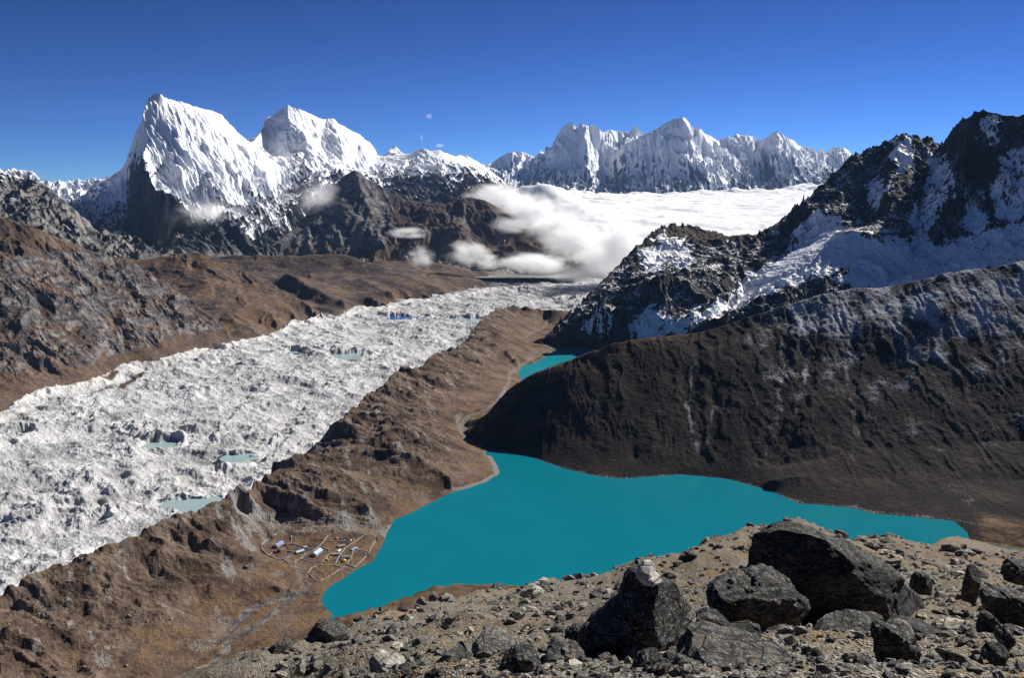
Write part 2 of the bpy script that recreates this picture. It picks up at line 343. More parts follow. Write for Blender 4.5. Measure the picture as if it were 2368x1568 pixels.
tab = LY(Z2, [(-73, 478, 10100), (-40, 470, 10500), (-10, 430, 10900), (25, 370, 11300), (45, 300, 11450), (90, 295, 11500), (120, 265, 11500), (165, 235, 11500), (195, 210, 11500), (225, 235, 11500), (270, 238, 11500), (320, 262, 11600), (370, 285, 11650), (410, 305, 11700), (470, 315, 11780), (515, 308, 11850), (540, 340, 11880), (590, 365, 11950), (640, 395, 12020), (690, 415, 12100), (730, 455, 12180), (765, 475, 12250), (800, 520, 12300), (820, 560, 12350), (850, 580, 12400), (880, 590, 12450)])
rdg = LY(Z2, [(830, 590, 12600), (880, 570, 12600), (900, 530, 12900), (925, 505, 13000), (940, 500, 13000), (970, 525, 13000), (1000, 555, 12800), (1050, 555, 12300), (1090, 530, 12200), (1140, 515, 12200), (1180, 540, 12200), (1245, 525, 12200), (1280, 545, 12200), (1310, 555, 12600), (1360, 575, 12600), (1390, 562, 12900), (1440, 565, 12900), (1500, 600, 12900), (1560, 640, 12900), (1640, 700, 12900), (1760, 800, 12900), (1900, 950, 12900), (2200, 1100, 12900)])
face = [
    LI(Z1, [(1150, 165), (1200, 300), (1230, 400), (1260, 520), (1240, 640), (1300, 760), (1330, 860)], 9080, 8150),
    LI(Z1, [(1330, 220), (1370, 330), (1420, 420), (1450, 520), (1480, 620), (1520, 640), (1560, 760), (1600, 880), (1700, 940)], 9350, 8150),
    LI(Z1, [(1540, 285), (1570, 400), (1640, 520), (1720, 640), (1760, 700)], 9700, 9100),
    LI(Z1, [(1450, 250), (1480, 380), (1510, 500), (1490, 600)], 9550, 8900),
    LI(Z1, [(1240, 190), (1290, 330), (1330, 480), (1370, 600), (1390, 720)], 9220, 8450),
    LI(Z2, [(45, 300), (60, 420), (50, 540), (60, 620), (100, 700)], 11450, 10600),
    LI(Z2, [(195, 210), (200, 320), (300, 380), (330, 450), (320, 540), (280, 570)], 11500, 10500),
    LI(Z2, [(280, 570), (240, 640), (180, 730), (90, 800), (60, 880), (120, 960), (180, 1040)], 10500, 9000),
    LI(Z2, [(280, 570), (370, 620), (410, 670), (530, 690), (580, 700)], 10500, 10000),
    LI(Z2, [(470, 315), (440, 420), (430, 520), (460, 600), (500, 660)], 11780, 10800),
    LI(Z2, [(515, 308), (540, 420), (580, 520), (560, 620), (640, 680)], 11850, 10700),
    LI(Z2, [(690, 415), (700, 520), (660, 600), (700, 690), (760, 720)], 12100, 10900),
    LI(Z2, [(820, 560), (780, 640), (820, 700), (900, 780)], 12350, 10900),
    LI(Z2, [(1160, 520), (1180, 600), (1230, 650), (1270, 720), (1290, 790), (1280, 850)], 12200, 10800),
    LI(Z2, [(1245, 525), (1300, 640), (1400, 720), (1480, 800), (1560, 850), (1700, 930)], 12200, 10300),
    LI(Z2, [(1050, 555), (960, 640), (1000, 720), (960, 800), (1080, 870)], 12300, 10700)]
cirq = [LI(Z1, [(1790, 520), (1830, 640), (1850, 740), (1870, 820), (1830, 900), (1750, 980), (1840, 1060)], 9900, 7900),
        LI(Z1, [(1100, 800), (1240, 880), (1320, 930), (1450, 970), (1600, 1030), (1740, 1100)], 8300, 7500),
        LI(Z1, [(640, 820), (650, 930), (660, 1020), (760, 1080), (880, 1140), (960, 1180)], 9600, 7400),
        LI(Z1, [(870, 760), (870, 880), (880, 1020), (960, 1120), (1030, 1180), (1200, 1200)], 9250, 7300),
        LI(Z2, [(870, 640), (880, 720), (910, 790), (990, 840), (1100, 885)], 11600, 10200),
        LI(Z2, [(1340, 860), (1250, 885), (1180, 885)], 10300, 10200)]
sr = (1326 - 1184) / F
sp_end = [(sr * y, y, z) for y, z in ((8700, -100), (10500, -100), (12500, 0), (15400, 0))]
base_left = LY(D, [(-130, 600, 6800), (300, 600, 6900), (480, 600, 7000), (560, 598, 7150), (640, 575, 7250), (680, 560, 8300), (760, 530, 8900), (900, 520, 8900), (1100, 530, 8900), (1320, 600, 8900)])
backl = back(chol_l, 1300, -500) + back(chol, 1200, -900) + back(tab, 1500, -900) + back(rdg, 2000, -900)
def left_fn(X, Y, Z, w):
    wx = fbm(X / 500, Y / 500, 3) * 110
    A = smooth(Y, 6800, 7600) * (1 - 0.45 * smooth(Z, 560, 900))
    Z = Z + A * (w * (ridged((X + wx) / 420, (Y - wx) / 520, 5, 0.5) * 84 + ridged((X * .75 + Y * .6 + wx * .4) / 125, (Y * .75 - X * .6) / 640, 4, 0.58, 3) * 36) + fbm(X / 45, Y / 45, 3) * 4 + ridged((X * .75 + Y * .6) / 44, (Y * .75 - X * .6) / 190, 4, 0.58, 6) * 13)
    c2 = blur(Z, 2) - Z
    conc = blur(Z, 8) - Z
    zx, zy, nz = slope(X, Y, Z)
    n = fbm(X / 260, Y / 260, 4, 0.6, 4)
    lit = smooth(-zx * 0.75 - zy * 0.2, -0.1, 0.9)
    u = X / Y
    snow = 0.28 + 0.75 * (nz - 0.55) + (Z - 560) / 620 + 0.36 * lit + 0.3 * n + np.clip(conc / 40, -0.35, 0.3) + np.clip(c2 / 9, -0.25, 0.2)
    # the north side of the arete is bare rock low down; the cirques hold glaciers
    rid = smooth(u, -0.405, -0.385) * smooth(u, -0.24, -0.28) * smooth(Y, 8700, 8300)
    dark = (u > -0.40) & (u < -0.2)
    low = smooth(Z, 330, 120)
    ar = np.array([(p[0] / p[1], p[1]) for p in arete[4:]])
    yar = np.interp(u, ar[:, 0], ar[:, 1], left=ar[0, 1], right=0)
    north = smooth(yar - Y, -60, 120) * smooth(u + 0.012 * n, -0.413, -0.393) * smooth(u, -0.24, -0.27)
    snow = snow - (0.6 - 0.25 * n) * north * smooth(Z, 1000, 560) 
    snow = snow - 0.35 * smooth(u, -0.15, -0.10) * smooth(Z, 900, 600) + 0.6 * smooth(u, -0.392, -0.408) * smooth(Z, 90, 260)
    bowl = smooth(Y - yar, -20, 120) * smooth(u, -0.375, -0.35) * smooth(u, -0.215, -0.25)
    snow = snow + 0.5 * bowl * smooth(Z, 120, 230)
    low2 = smooth(Z, 240, 60) * (1 - bowl) + smooth(Z, 150, 60) * bowl
    snow = snow * (1 - 0.8 * low2) - 0.1 * low2
    gold = smooth(fbm(X / 120, Y / 400, 3, 0.5, 8), 0.25, 0.6) * smooth(u, -0.375, -0.36) * smooth(u, -0.30, -0.33) * smooth(Z, 1000, 600)
    scree = low2 * 0.6 + smooth(-zx - 0.5, 0, 0.5) * smooth(u, -0.03, -0.01) * (Z < 950)
    return Z, M4(np.clip(snow, -0.2, 1.1), gold, np.clip(scree, 0, 1), smooth(Z, 180, 20))
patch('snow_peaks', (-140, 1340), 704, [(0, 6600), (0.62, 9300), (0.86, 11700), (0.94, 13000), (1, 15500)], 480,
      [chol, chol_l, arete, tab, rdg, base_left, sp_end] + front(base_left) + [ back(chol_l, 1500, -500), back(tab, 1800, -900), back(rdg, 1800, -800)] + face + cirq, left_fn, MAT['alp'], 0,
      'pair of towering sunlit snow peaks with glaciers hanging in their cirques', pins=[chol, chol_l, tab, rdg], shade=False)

# rocky ridge at the far left edge
lr = LY(Z1, [(-260, 560, 6800), (-120, 600, 6700), (0, 660, 6600), (20, 680, 6600), (50, 690, 6700), (90, 660, 6800), (150, 690, 6800), (190, 668, 6700), (230, 672, 6600), (260, 710, 6500), (330, 780, 6400), (400, 840, 6300), (470, 900, 6200), (530, 950, 6150), (560, 1010, 6100), (590, 1070, 6000), (610, 1130, 5900), (700, 1200, 5800)])
lr_s = [LI(Z1, [(230, 672), (200, 760), (230, 850), (290, 960), (330, 1020), (420, 1110)], 6600, 5600), LI(Z1, [(0, 660), (60, 780), (130, 880), (180, 980), (300, 1080)], 6600, 5500),
        LI(Z1, [(400, 840), (450, 940), (500, 1030), (560, 1110)], 6300, 5750)]
lr_b = LI(D, [(-120, 560), (60, 585), (200, 610), (300, 640)], 5200, 5400)
def lr_fn(X, Y, Z, w):
    Z = Z + w * ridged(X / 260, Y / 300, 5, 0.55) * 45 + w * ridged(X / 70, Y / 110, 3, 0.5, 2) * 12 + fbm(X / 40, Y / 40, 3) * 4
    zx, zy, nz = slope(X, Y, Z)
    snow = 0.12 + 0.5 * (nz - 0.6) + (Z - 520) / 480
    return Z, M4(np.clip(snow, -0.2, 1), 0.25 * smooth(fbm(X / 200, Y / 200), 0, .4), smooth(-zx, 0.2, 0.9) * 0.55, smooth(Z, 300, 120) * 0.5)
patch('rocky_ridge', (-140, 330), 224, [(0, 5200), (0.85, 6800), (1, 7600)], 192, [lr, back(lr, 700, -400), lr_b] + lr_s, lr_fn, MAT['alp'], 1, 'grey rocky ridge dusted with snow at the left edge', pins=[lr], shade=False)

# brown foothills under the snow peaks
fh = LY(D, [(560, 600, 7200), (640, 560, 7500), (690, 520, 7800), (720, 480, 8000), (760, 440, 8200), (795, 405, 8300), (808, 398, 8300), (820, 391, 8300), (832, 400, 8300), (850, 415, 8300), (880, 428, 8300), (905, 445, 8300), (940, 462, 8300), (970, 466, 8300), (1000, 470, 8300), (1030, 472, 8350), (1060, 460, 8400), (1085, 455, 8400), (1120, 462, 8400), (1150, 478, 8400), (1185, 492, 8400), (1225, 512, 8400), (1270, 535, 8300), (1330, 560, 8200), (1400, 590, 8000), (1500, 640, 7800), (1600, 690, 7600)])
fh_s = [LI(D, [(820, 391), (810, 440), (770, 480), (700, 540), (650, 590)], 8300, 7480), LI(Z2, [(660, 665), (740, 780), (830, 960), (890, 1030), (1080, 1060), (1240, 1120), (1380, 1180), (1500, 1240), (1700, 1300)], 8300, 7350),
        LI(D, [(820, 391), (840, 450), (860, 500), (840, 560), (830, 605)], 8300, 7470), LI(D, [(1085, 455), (1060, 480), (1080, 520), (1160, 560), (1240, 600), (1300, 640)], 8400, 7380),
        LI(D, [(940, 462), (960, 510), (1010, 525), (1060, 520)], 8300, 7700), LI(D, [(700, 540), (760, 560), (800, 600)], 7800, 7480), LI(D, [(1225, 512), (1230, 560), (1290, 600), (1340, 640)], 8400, 7400)]
fh_g = [LI(D, [(905, 490), (890, 540), (930, 590), (960, 600)], 7900, 7440), LI(D, [(1000, 500), (1100, 580), (1180, 620)], 7900, 7420)]
fh_b = LI(D, [(420, 590), (520, 600), (620, 608), (760, 610), (900, 620), (1100, 650), (1350, 690), (1600, 740)], 7450, 7300)
def fh_fn(X, Y, Z, w):
    wx = fbm(X / 400, Y / 400, 3) * 90
    Z = Z + w * ridged((X + wx) / 420, (Y - wx) / 460, 5, 0.5) * 46 + w * ridged(X / 90, Y / 150, 4, 0.55, 2) * 11 + fbm(X / 30, Y / 30, 2) * 2.5
    zx, zy, nz = slope(X, Y, Z); u = X / Y
    rock = smooth(u, -0.09, -0.16) * smooth(Z, 60, 220) * 0.9 + 0.5 * smooth(nz, 0.75, 0.5)
    scree = smooth(fbm(X / 150, Y / 600, 4, .5, 5), 0.25, 0.6) * 0.5
    snow = -0.2 + 0.35 * smooth(Z, 480, 680) + 0.3 * smooth(-zy, 0.3, 1) * smooth(Z, 300, 600)
    return Z, M4(snow, np.clip(rock, 0, 1), scree, 0.25 + 0.8 * smooth(fbm(X / 300, Y / 300, 3, .5, 6), 0.0, 0.4) * smooth(Z, 300, 60))
patch('foothill_ridge', (420, 1640), 448, [(0, 7050), (0.85, 8450), (1, 9300)], 256, [fh, back(fh, 700, -500), fh_b] + front(fh_b) + fh_s + fh_g, fh_fn, MAT['hill_far'], 1, 'dark brown pointed foothill ridge below the snow peaks', pins=[fh], shade=False)
print('far', time.time() - T0)

# ------------------------------------------------------------------ rolling brown hills across the glacier
ra = LY(D, [(480, 600, 6300), (540, 592, 6300), (620, 588, 6300), (700, 590, 6300), (760, 586, 6300), (830, 600, 6250), (900, 625, 6150), (960, 645, 6000), (1010, 665, 5900), (1050, 682, 5850)])
ra2 = LY(D, [(740, 612, 7000), (820, 607, 7000), (900, 602, 7000), (960, 600, 7000), (1010, 606, 7000), (1080, 620, 6950), (1150, 635, 6900), (1240, 650, 6850), (1320, 672, 6800), (1400, 690, 6800), (1550, 720, 6700)])
ra_s = [LI(D, [(620, 588), (640, 620), (690, 640), (760, 660), (850, 685), (900, 700)], 6300, 5150), LI(D, [(760, 586), (790, 620), (850, 640), (930, 670), (1000, 685)], 6300, 5500), LI(D, [(540, 592), (560, 620), (640, 660), (700, 690), (780, 720)], 6300, 4900),
        LI(D, [(960, 600), (1000, 625), (1060, 640), (1130, 655)], 7000, 6300)]
ra_g = [LI(D, [(660, 625), (720, 665), (800, 700)], 5750, 5000), LI(D, [(830, 640), (880, 665), (950, 690)], 5750, 5300), LI(D, [(900, 645), (960, 670), (1010, 680)], 5900, 5700)]
ra_b = LZ(D, [(640, 770, -40), (720, 745, -40), (800, 722, -50), (840, 708, -55), (900, 708, -60), (940, 695, -70), (1050, 688, -80), (1140, 672, -90), (1210, 668, -95), (1280, 680, -95), (1340, 700, -95), (1500, 720, -110)])
def ra_fn(X, Y, Z, w):
    Z = Z + w * fbm(X / 320, Y / 320, 4) * 13 + ridged(X / 160 + fbm(X / 300, Y / 300, 2), Y / 260, 4, 0.5) * 6 + fbm(X / 25, Y / 25, 3) * 1.5
    zx, zy, nz = slope(X, Y, Z)
    oc = 0.75 * smooth(fbm(X / 260, Y / 90, 4, 0.55, 3) + 0.6 * smooth(-zx, 0.0, 0.4), 0.15, 0.7)
    return Z, M4(np.full_like(Z, -0.6), np.full_like(Z, -0.15), 0.18 * smooth(fbm(X / 60, Y / 500, 3, .5, 2), 0.2, 0.6), oc)
patch('rolling_hills', (440, 1600), 384, [(0, 4400), (0.92, 7050), (1, 7500)], 224, [ra, ra2, back(ra2, 500, -160), ra_b] + front(ra_b) + ra_s + ra_g, ra_fn, MAT['hill_far'], 3, 'low rolling brown hills beyond the glacier')
ka = LY(D, [(240, 590, 4950), (310, 600, 5000), (350, 592, 5000), (400, 588, 5000), (460, 584, 5000), (500, 597, 4980), (545, 615, 4950), (600, 640, 4900), (650, 668, 4800), (700, 698, 4700), (745, 722, 4600)])
ka_s = [LI(D, [(460, 584), (470, 620), (480, 660), (500, 700), (540, 745)], 5000, 4150), LI(D, [(545, 615), (560, 660), (600, 700), (640, 740)], 4950, 4300), LI(D, [(400, 588), (400, 640), (420, 690)], 5000, 4500), LI(D, [(650, 668), (660, 700), (690, 735)], 4800, 4450)]
ka_b = LZ(D, [(380, 800, -30), (450, 790, -30), (520, 785, -30), (560, 780, -35), (620, 770, -40), (680, 748, -40), (745, 735, -45), (800, 722, -50)])
def ka_fn(X, Y, Z, w):
    Z = Z + w * fbm(X / 260, Y / 260, 4) * 10 + ridged(X / 110 + fbm(X / 200, Y / 200, 2), Y / 260, 4, 0.5) * 9 + fbm(X / 20, Y / 20, 3) * 1.4
    zx, zy, nz = slope(X, Y, Z); u = X / Y
    wgt = smooth(u, -0.33, -0.37)
    return Z, M4(np.full_like(Z, -0.6), wgt * 0.35, 0.35 * smooth(ridged(X / 50, Y / 500, 2, .5, 2), 0.25, 0.6) , smooth(fbm(X / 90, Y / 200, 4, 0.55, 3) + 0.25, 0.0, 0.6) * 0.9)
patch('rounded_hill', (200, 830), 288, [(0, 3950), (0.88, 5050), (1, 5500)], 192, [ka, back(ka, 350, -160), ka_b] + front(ka_b) + ka_s, ka_fn, MAT['hill'], 2, 'rounded brown hill behind the rocky slope across the glacier')
ja = LY(D, [(-200, 440, 3500), (-80, 472, 3530), (0, 500, 3560), (50, 515, 3600), (110, 540, 3680), (200, 575, 3800), (260, 592, 3870), (310, 608, 3900), (370, 645, 3930), (430, 685, 3950), (480, 725, 3900), (525, 768, 3840)])
ja_s = [LI(D, [(0, 500), (60, 580), (110, 640), (170, 700), (220, 770), (260, 830)], 3560, 3230), LI(D, [(200, 575), (230, 640), (290, 700), (330, 750), (360, 810)], 3800, 3450), LI(D, [(310, 608), (350, 680), (400, 740), (440, 785)], 3900, 3640),
        LI(D, [(-80, 560), (0, 680), (30, 760), (60, 830), (110, 880)], 3350, 2900)]
ja_b = LZ(D, [(-160, 1010, -10), (0, 962, -12), (54, 930, -12), (108, 910, -15), (223, 886, -20), (267, 860, -20), (306, 845, -22), (367, 840, -22), (447, 820, -25), (512, 802, -28), (560, 790, -28)])
def ja_fn(X, Y, Z, w):
    f = smooth(Z, -10, 60)
    wx = fbm(X / 200, Y / 200, 3) * 60
    Z = Z + f * (w * ridged((X + wx) / 230, (Y + wx) / 150, 5, 0.55) * 20 + ridged(X / 55, Y / 50, 4, 0.55, 2) * 6) + fbm(X / 14, Y / 14, 3) * 1.2
    zx, zy, nz = slope(X, Y, Z)
    rock = smooth(nz + 0.12 * fbm(X / 60, Y / 60, 3), 0.86, 0.68) * smooth(Z, 0, 40) * smooth(Z, 420, 330) * 0.66
    och = smooth(fbm(X / 120, Y / 60, 4, 0.55, 3), -0.05, 0.35) * 0.6
    return Z, M4(np.full_like(Z, -0.6), np.clip(rock, 0, 1), 0.3 * smooth(fbm(X / 40, Y / 120, 3, .5, 9), 0.15, 0.5), och)
patch('rocky_hillside', (-200, 620), 416, [(0, 2500), (0.9, 3960), (1, 4300)], 352, [ja, back(ja, 300, -200), ja_b] + front(ja_b) + ja_s, ja_fn, MAT['hill'], 1, 'brown rocky hillside rising over the left edge of the glacier', pins=[ja], shade=False)

# ------------------------------------------------------------------ the snowy rock mountain on the right
mr = LY(D, [(1235, 790, 3720), (1262, 775, 3750), (1285, 757, 3800), (1330, 718, 3920), (1400, 650, 4120), (1440, 606, 4280), (1470, 575, 4420), (1500, 545, 4560), (1525, 528, 4650), (1555, 521, 4700), (1590, 519, 4720), (1630, 530, 4720), (1680, 544, 4700), (1715, 546, 4680), (1732, 541, 4660), (1742, 552, 4640)])
mr2 = LY(Z4, [(380, 1030, 4560), (420, 990, 4543), (450, 960, 4515), (500, 930, 4499), (560, 900, 4473), (640, 860, 4480), (690, 820, 4514), (740, 745, 4549), (800, 700, 4590), (870, 630, 4639), (940, 555, 4678), (1000, 500, 4705), (1060, 450, 4732), (1100, 418, 4750), (1160, 400, 4756), (1200, 385, 4761), (1240, 370, 4746), (1300, 345, 4722), (1340, 310, 4707), (1400, 285, 4684), (1450, 270, 4690), (1490, 285, 4672), (1540, 290, 4649), (1560, 310, 4640), (1600, 290, 4622), (1630, 300, 4629), (1650, 325, 4630), (1690, 345, 4565), (1720, 350, 4502), (1745, 310, 4400), (1780, 250, 4308), (1830, 200, 4200), (1870, 160, 4150), (1930, 125, 4100), (1980, 120, 4080), (2040, 118, 4060), (2090, 135, 4050), (2130, 150, 4040), (2180, 145, 4030), (2240, 160, 4020), (2275, 140, 4000), (2400, 90, 3950), (2650, 60, 3900)])
mr_s = [LI(Z4, [(1100, 418), (1110, 520), (1130, 640), (1150, 760), (1170, 880), (1180, 960)], 4750, 4020),
        LI(Z4, [(1450, 270), (1470, 380), (1450, 500), (1480, 600), (1500, 720), (1530, 830)], 4690, 3950),
        LI(Z4, [(1450, 270), (1400, 420), (1340, 560), (1330, 700), (1380, 850), (1450, 1000)], 4690, 3720),
        LI(Z4, [(2040, 118), (2080, 300), (2090, 400), (2120, 520), (2150, 650)], 4060, 3760),
        LI(Z4, [(1930, 125), (1880, 300), (1840, 430), (1800, 600), (1790, 780), (1750, 950), (1760, 1040)], 4100, 3660),
        LI(Z4, [(740, 745), (760, 800), (800, 850), (830, 940)], 4400, 4230),
        LI(Z4, [(450, 960), (500, 1050), (560, 1100), (580, 1160)], 4450, 4100),
        LI(Z4, [(640, 980), (650, 1060), (660, 1130)], 4350, 4150),
        LI(Z4, [(2275, 140), (2250, 400), (2260, 600), (2270, 820)], 4000, 3640),
        LI(Z4, [(420, 990), (330, 1070), (250, 1130), (140, 1180), (20, 1210)], 4480, 3950) + LI(Z3, [(1440, 1110), (1280, 1130), (1130, 1150), (1000, 1200), (960, 1280), (930, 1400)], 3940, 3700),
        LI(Z3, [(930, 980), (925, 1100), (890, 1200), (840, 1250), (820, 1380)], 4400, 3700),
        LI(Z3, [(1420, 1120), (1400, 1230), (1410, 1300), (1370, 1400)], 3930, 3600),
        LI(Z3, [(700, 1290), (690, 1350), (740, 1420)], 3760, 3690)]
mr_g = [LI(Z4, [(860, 810), (960, 840), (1060, 890), (1120, 930)], 4280, 4060),           # shaded snow below the cliffs
        LI(Z4, [(960, 960), (1080, 945), (1200, 960), (1300, 1010)], 3870, 3700),          # crest of the bright snow fan
        LI(Z4, [(1300, 1010), (1200, 1110), (1060, 1180), (900, 1250), (700, 1330), (400, 1440), (100, 1560), (0, 1600)], 3700, 3450),
        LI(Z4, [(1690, 345), (1680, 480), (1620, 620), (1560, 800), (1520, 960), (1500, 1100), (1480, 1280)], 4580, 3480),
        LI(Z4, [(1740, 450), (1880, 580), (1880, 760), (1950, 880)], 4200, 3740),
        LI(Z4, [(2200, 300), (2180, 500), (2200, 700), (2160, 820)], 3950, 3700),
        LI(Z4, [(1300, 450), (1230, 600), (1210, 780), (1240, 900)], 4660, 3980),
        LI(Z4, [(1900, 960), (2060, 910), (2200, 880), (2400, 860)], 3640, 3580),
        LI(Z3, [(1080, 1000), (1050, 1080), (1010, 1130)], 4420, 4150), LI(Z3, [(1600, 1180), (1620, 1280), (1590, 1360), (1480, 1440)], 4000, 3500),
        LI(Z3, [(1280, 1420), (1380, 1330), (1540, 1300)], 3560, 3700)]
mr_b = LZ(D, [(1225, 800, -24), (1262, 800, -24), (1300, 806, -25), (1353, 803, -25), (1410, 812, -25), (1470, 818, -20)]) + [(560, 3480, 0), (900, 3350, 60), (1300, 3280, 140), (1700, 3280, 170), (2300, 3280, 190)]
snow_fields = [[(1040, 880), (1130, 830), (1250, 760), (1330, 700), (1460, 610), (1500, 640), (1580, 640), (1700, 680), (1690, 740), (1560, 820), (1400, 870), (1250, 910), (1100, 960), (1040, 1000), (900, 1060), (830, 1100), (760, 1120), (800, 1080), (950, 1000), (1010, 940)],
    [(1700, 690), (1860, 660), (2000, 720), (2200, 640), (2500, 580), (2500, 800), (2200, 830), (2000, 870), (1800, 930), (1480, 900), (1560, 820)], [(1930, 320), (2000, 300), (2060, 420), (1990, 560), (1900, 680), (1830, 690), (1850, 560), (1900, 450)], [(2060, 420), (2160, 480), (2190, 620), (2120, 660), (2070, 540)], [(2240, 300), (2500, 200), (2500, 580), (2250, 600), (2200, 480)],
    [(600, 760), (690, 650), (750, 700), (720, 800), (640, 870), (590, 830)], [(740, 690), (800, 670), (830, 800), (760, 830)], [(540, 1090), (620, 980), (760, 1060), (860, 1010), (960, 950), (1020, 960), (900, 1040), (760, 1120), (580, 1170)], [(1380, 560), (1440, 555), (1560, 630), (1460, 615), (1400, 650), (1330, 700), (1270, 665)], [(1640, 430), (1700, 400), (1740, 470), (1660, 560), (1620, 500)], [(330, 1090), (420, 1000), (470, 1060), (430, 1140)], [(1740, 230), (1830, 210), (1840, 330), (1800, 380), (1750, 320)], [(2150, 100), (2240, 110), (2230, 270), (2190, 240)]]
def mr_fn(X, Y, Z, w):
    f = smooth(Z, -20, 50); wx = fbm(X / 220, Y / 220, 3) * 60
    zx, zy, nz0 = slope(X, Y, blur(Z, 3))
    st = smooth(nz0, 0.86, 0.6)
    fan = dist_px(X, Y, LI(Z4, [(760, 1150), (950, 1080), (1120, 1040)], 3900, 3800), 210)
    Z = Z + f * (0.3 + 0.7 * st) * (1 - 0.75 * fan) * (w * ridged((X + wx) / 150, (Y - wx) / 300, 5, 0.55) * 52 + ridged((X + wx * .3) / 48, Y / 95, 4, 0.6, 2) * 17) + f * (0.3 + 0.7 * st) * ridged(X / 15, Y / 17, 3, 0.55, 5) * 4.5
    conc = blur(Z, 6) - Z
    zx, zy, nz = slope(X, Y, Z)
    n = fbm(X / 90, Y / 90, 4, 0.6, 4); u = X / Y
    snow = 0.4 + np.clip(conc / 18, -0.4, 0.4) + 1.3 * (nz - 0.66) + 0.22 * n + 0.22 * smooth(Z, 60, 420) - 0.12
    px, py = to_px(X, Y, Z); px = px + n * 14 + fbm(X / 18, Y / 18, 3, 0.6, 2) * 7; py = py + fbm(X / 50, Y / 50, 3, 0.6, 9) * 14
    fld = np.zeros_like(Z)
    for pg in snow_fields: fld = np.maximum(fld, inside(px, py, [T8(*q) for q in pg]))
    fld = blur(fld, 2)
    snow = 0.24 + np.clip(conc / 22, -0.3, 0.3) + 0.5 * (nz - 0.66) + 0.16 * n + 0.5 * fld
    dome = smooth(Y, 4450, 4560) * smooth(u, 0.275, 0.255) * (1 - fld)
    snow = snow - 0.25 * dome - 0.25 * smooth(Z, 20, -15)
    return Z, M4(np.clip(snow, -0.2, 1.0), 0.12 * smooth(n, 0.2, 0.6), 0.25 * dome, np.clip(dome, 0, 1) * 0.8 + 0.3 * smooth(Z, 40, 0))
patch('snowy_rock_mountain', (1215, 2560), 608, [(0, 3050), (0.92, 4800), (1, 5500)], 512, [mr, mr2, back(mr, 500, -300), back(mr2, 600, -300), mr_b] + front(mr_b) + [[(0.0155 * y, y, z) for y, z in ((3740, -70), (4000, -200), (5190, -320))]] + mr_s + mr_g, mr_fn, MAT['alp_near'], 0,
      'steep dark rock mountain streaked with snow on the right', pins=[mr, mr2], shade=False)

# ------------------------------------------------------------------ dark brown hill over the lake
ha = LY(D, [(1092, 1008, 2255), (1100, 1000, 2255), (1120, 970, 2262), (1145, 938, 2270), (1170, 908, 2280), (1192, 888, 2290), (1230, 866, 2300), (1290, 846, 2310), (1350, 822, 2330), (1420, 793, 2350), (1500, 782, 2370), (1560, 776, 2380), (1620, 769, 2390), (1665, 755, 2400), (1700, 742, 2410), (1780, 716, 2420), (1850, 694, 2430), (1920, 675, 2440), (1980, 666, 2440), (2040, 664, 2440), (2100, 655, 2440), (2150, 642, 2430), (2190, 630, 2430), (2250, 622, 2430), (2300, 618, 2430), (2340, 610, 2430), (2380, 598, 2440), (2600, 560, 2450)])
ha_b = LZ(Y6, [(130, 850, 3), (190, 890, 1), (300, 912, 0), (520, 962, 0), (750, 1042, 0), (950, 1087, 0), (1100, 1102, 0), (1480, 1072, 0), (1780, 1102, 0), (2050, 1177, 0), (2130, 1217, 0), (2230, 1262, 0), (2368, 1267, 0)]) + LZ(Y7, [(1000, 1337, 0), (1110, 1367, 0), (1300, 1382, 0), (1500, 1402, 0), (1600, 1405, 2), (1877, 1440, 4), (2300, 1480, 8)])
ha_in = [(x, y - 60, -14) for x, y, z in ha_b]
ha_r = [LI(Y7, [(480, 390), (560, 560), (600, 760), (560, 1000), (500, 1130)], 2400, 1960),
        LI(Y7, [(1060, 210), (1000, 420), (1120, 640), (1200, 800), (1300, 960)], 2440, 1980), LI(Y7, [(1560, 120), (1420, 340), (1480, 560), (1560, 720), (1640, 900)], 2430, 2010),
        LI(Y7, [(620, 1120), (900, 1080), (1100, 1040), (1400, 1010), (1877, 1000)], 1940, 1960), LI(Y7, [(570, 1200), (700, 1180), (1000, 1190), (1400, 1180), (1877, 1200)], 1860, 1830),
        LI(Y6, [(900, 340), (1100, 560), (1150, 800), (1180, 980)], 2320, 2010)]
ha_g = [LI(Y7, [(640, 460), (640, 680), (620, 900), (560, 1110)], 2390, 1955), LI(Y7, [(790, 450), (780, 640), (720, 900), (620, 1070)], 2390, 1960), LI(Y7, [(980, 500), (970, 760), (1010, 940), (1050, 1010)], 2370, 1975), LI(Y6, [(1560, 400), (1520, 700), (1590, 1000)], 2330, 1990),
        LI(Y7, [(340, 820), (270, 960), (230, 1120)], 2180, 1985)]
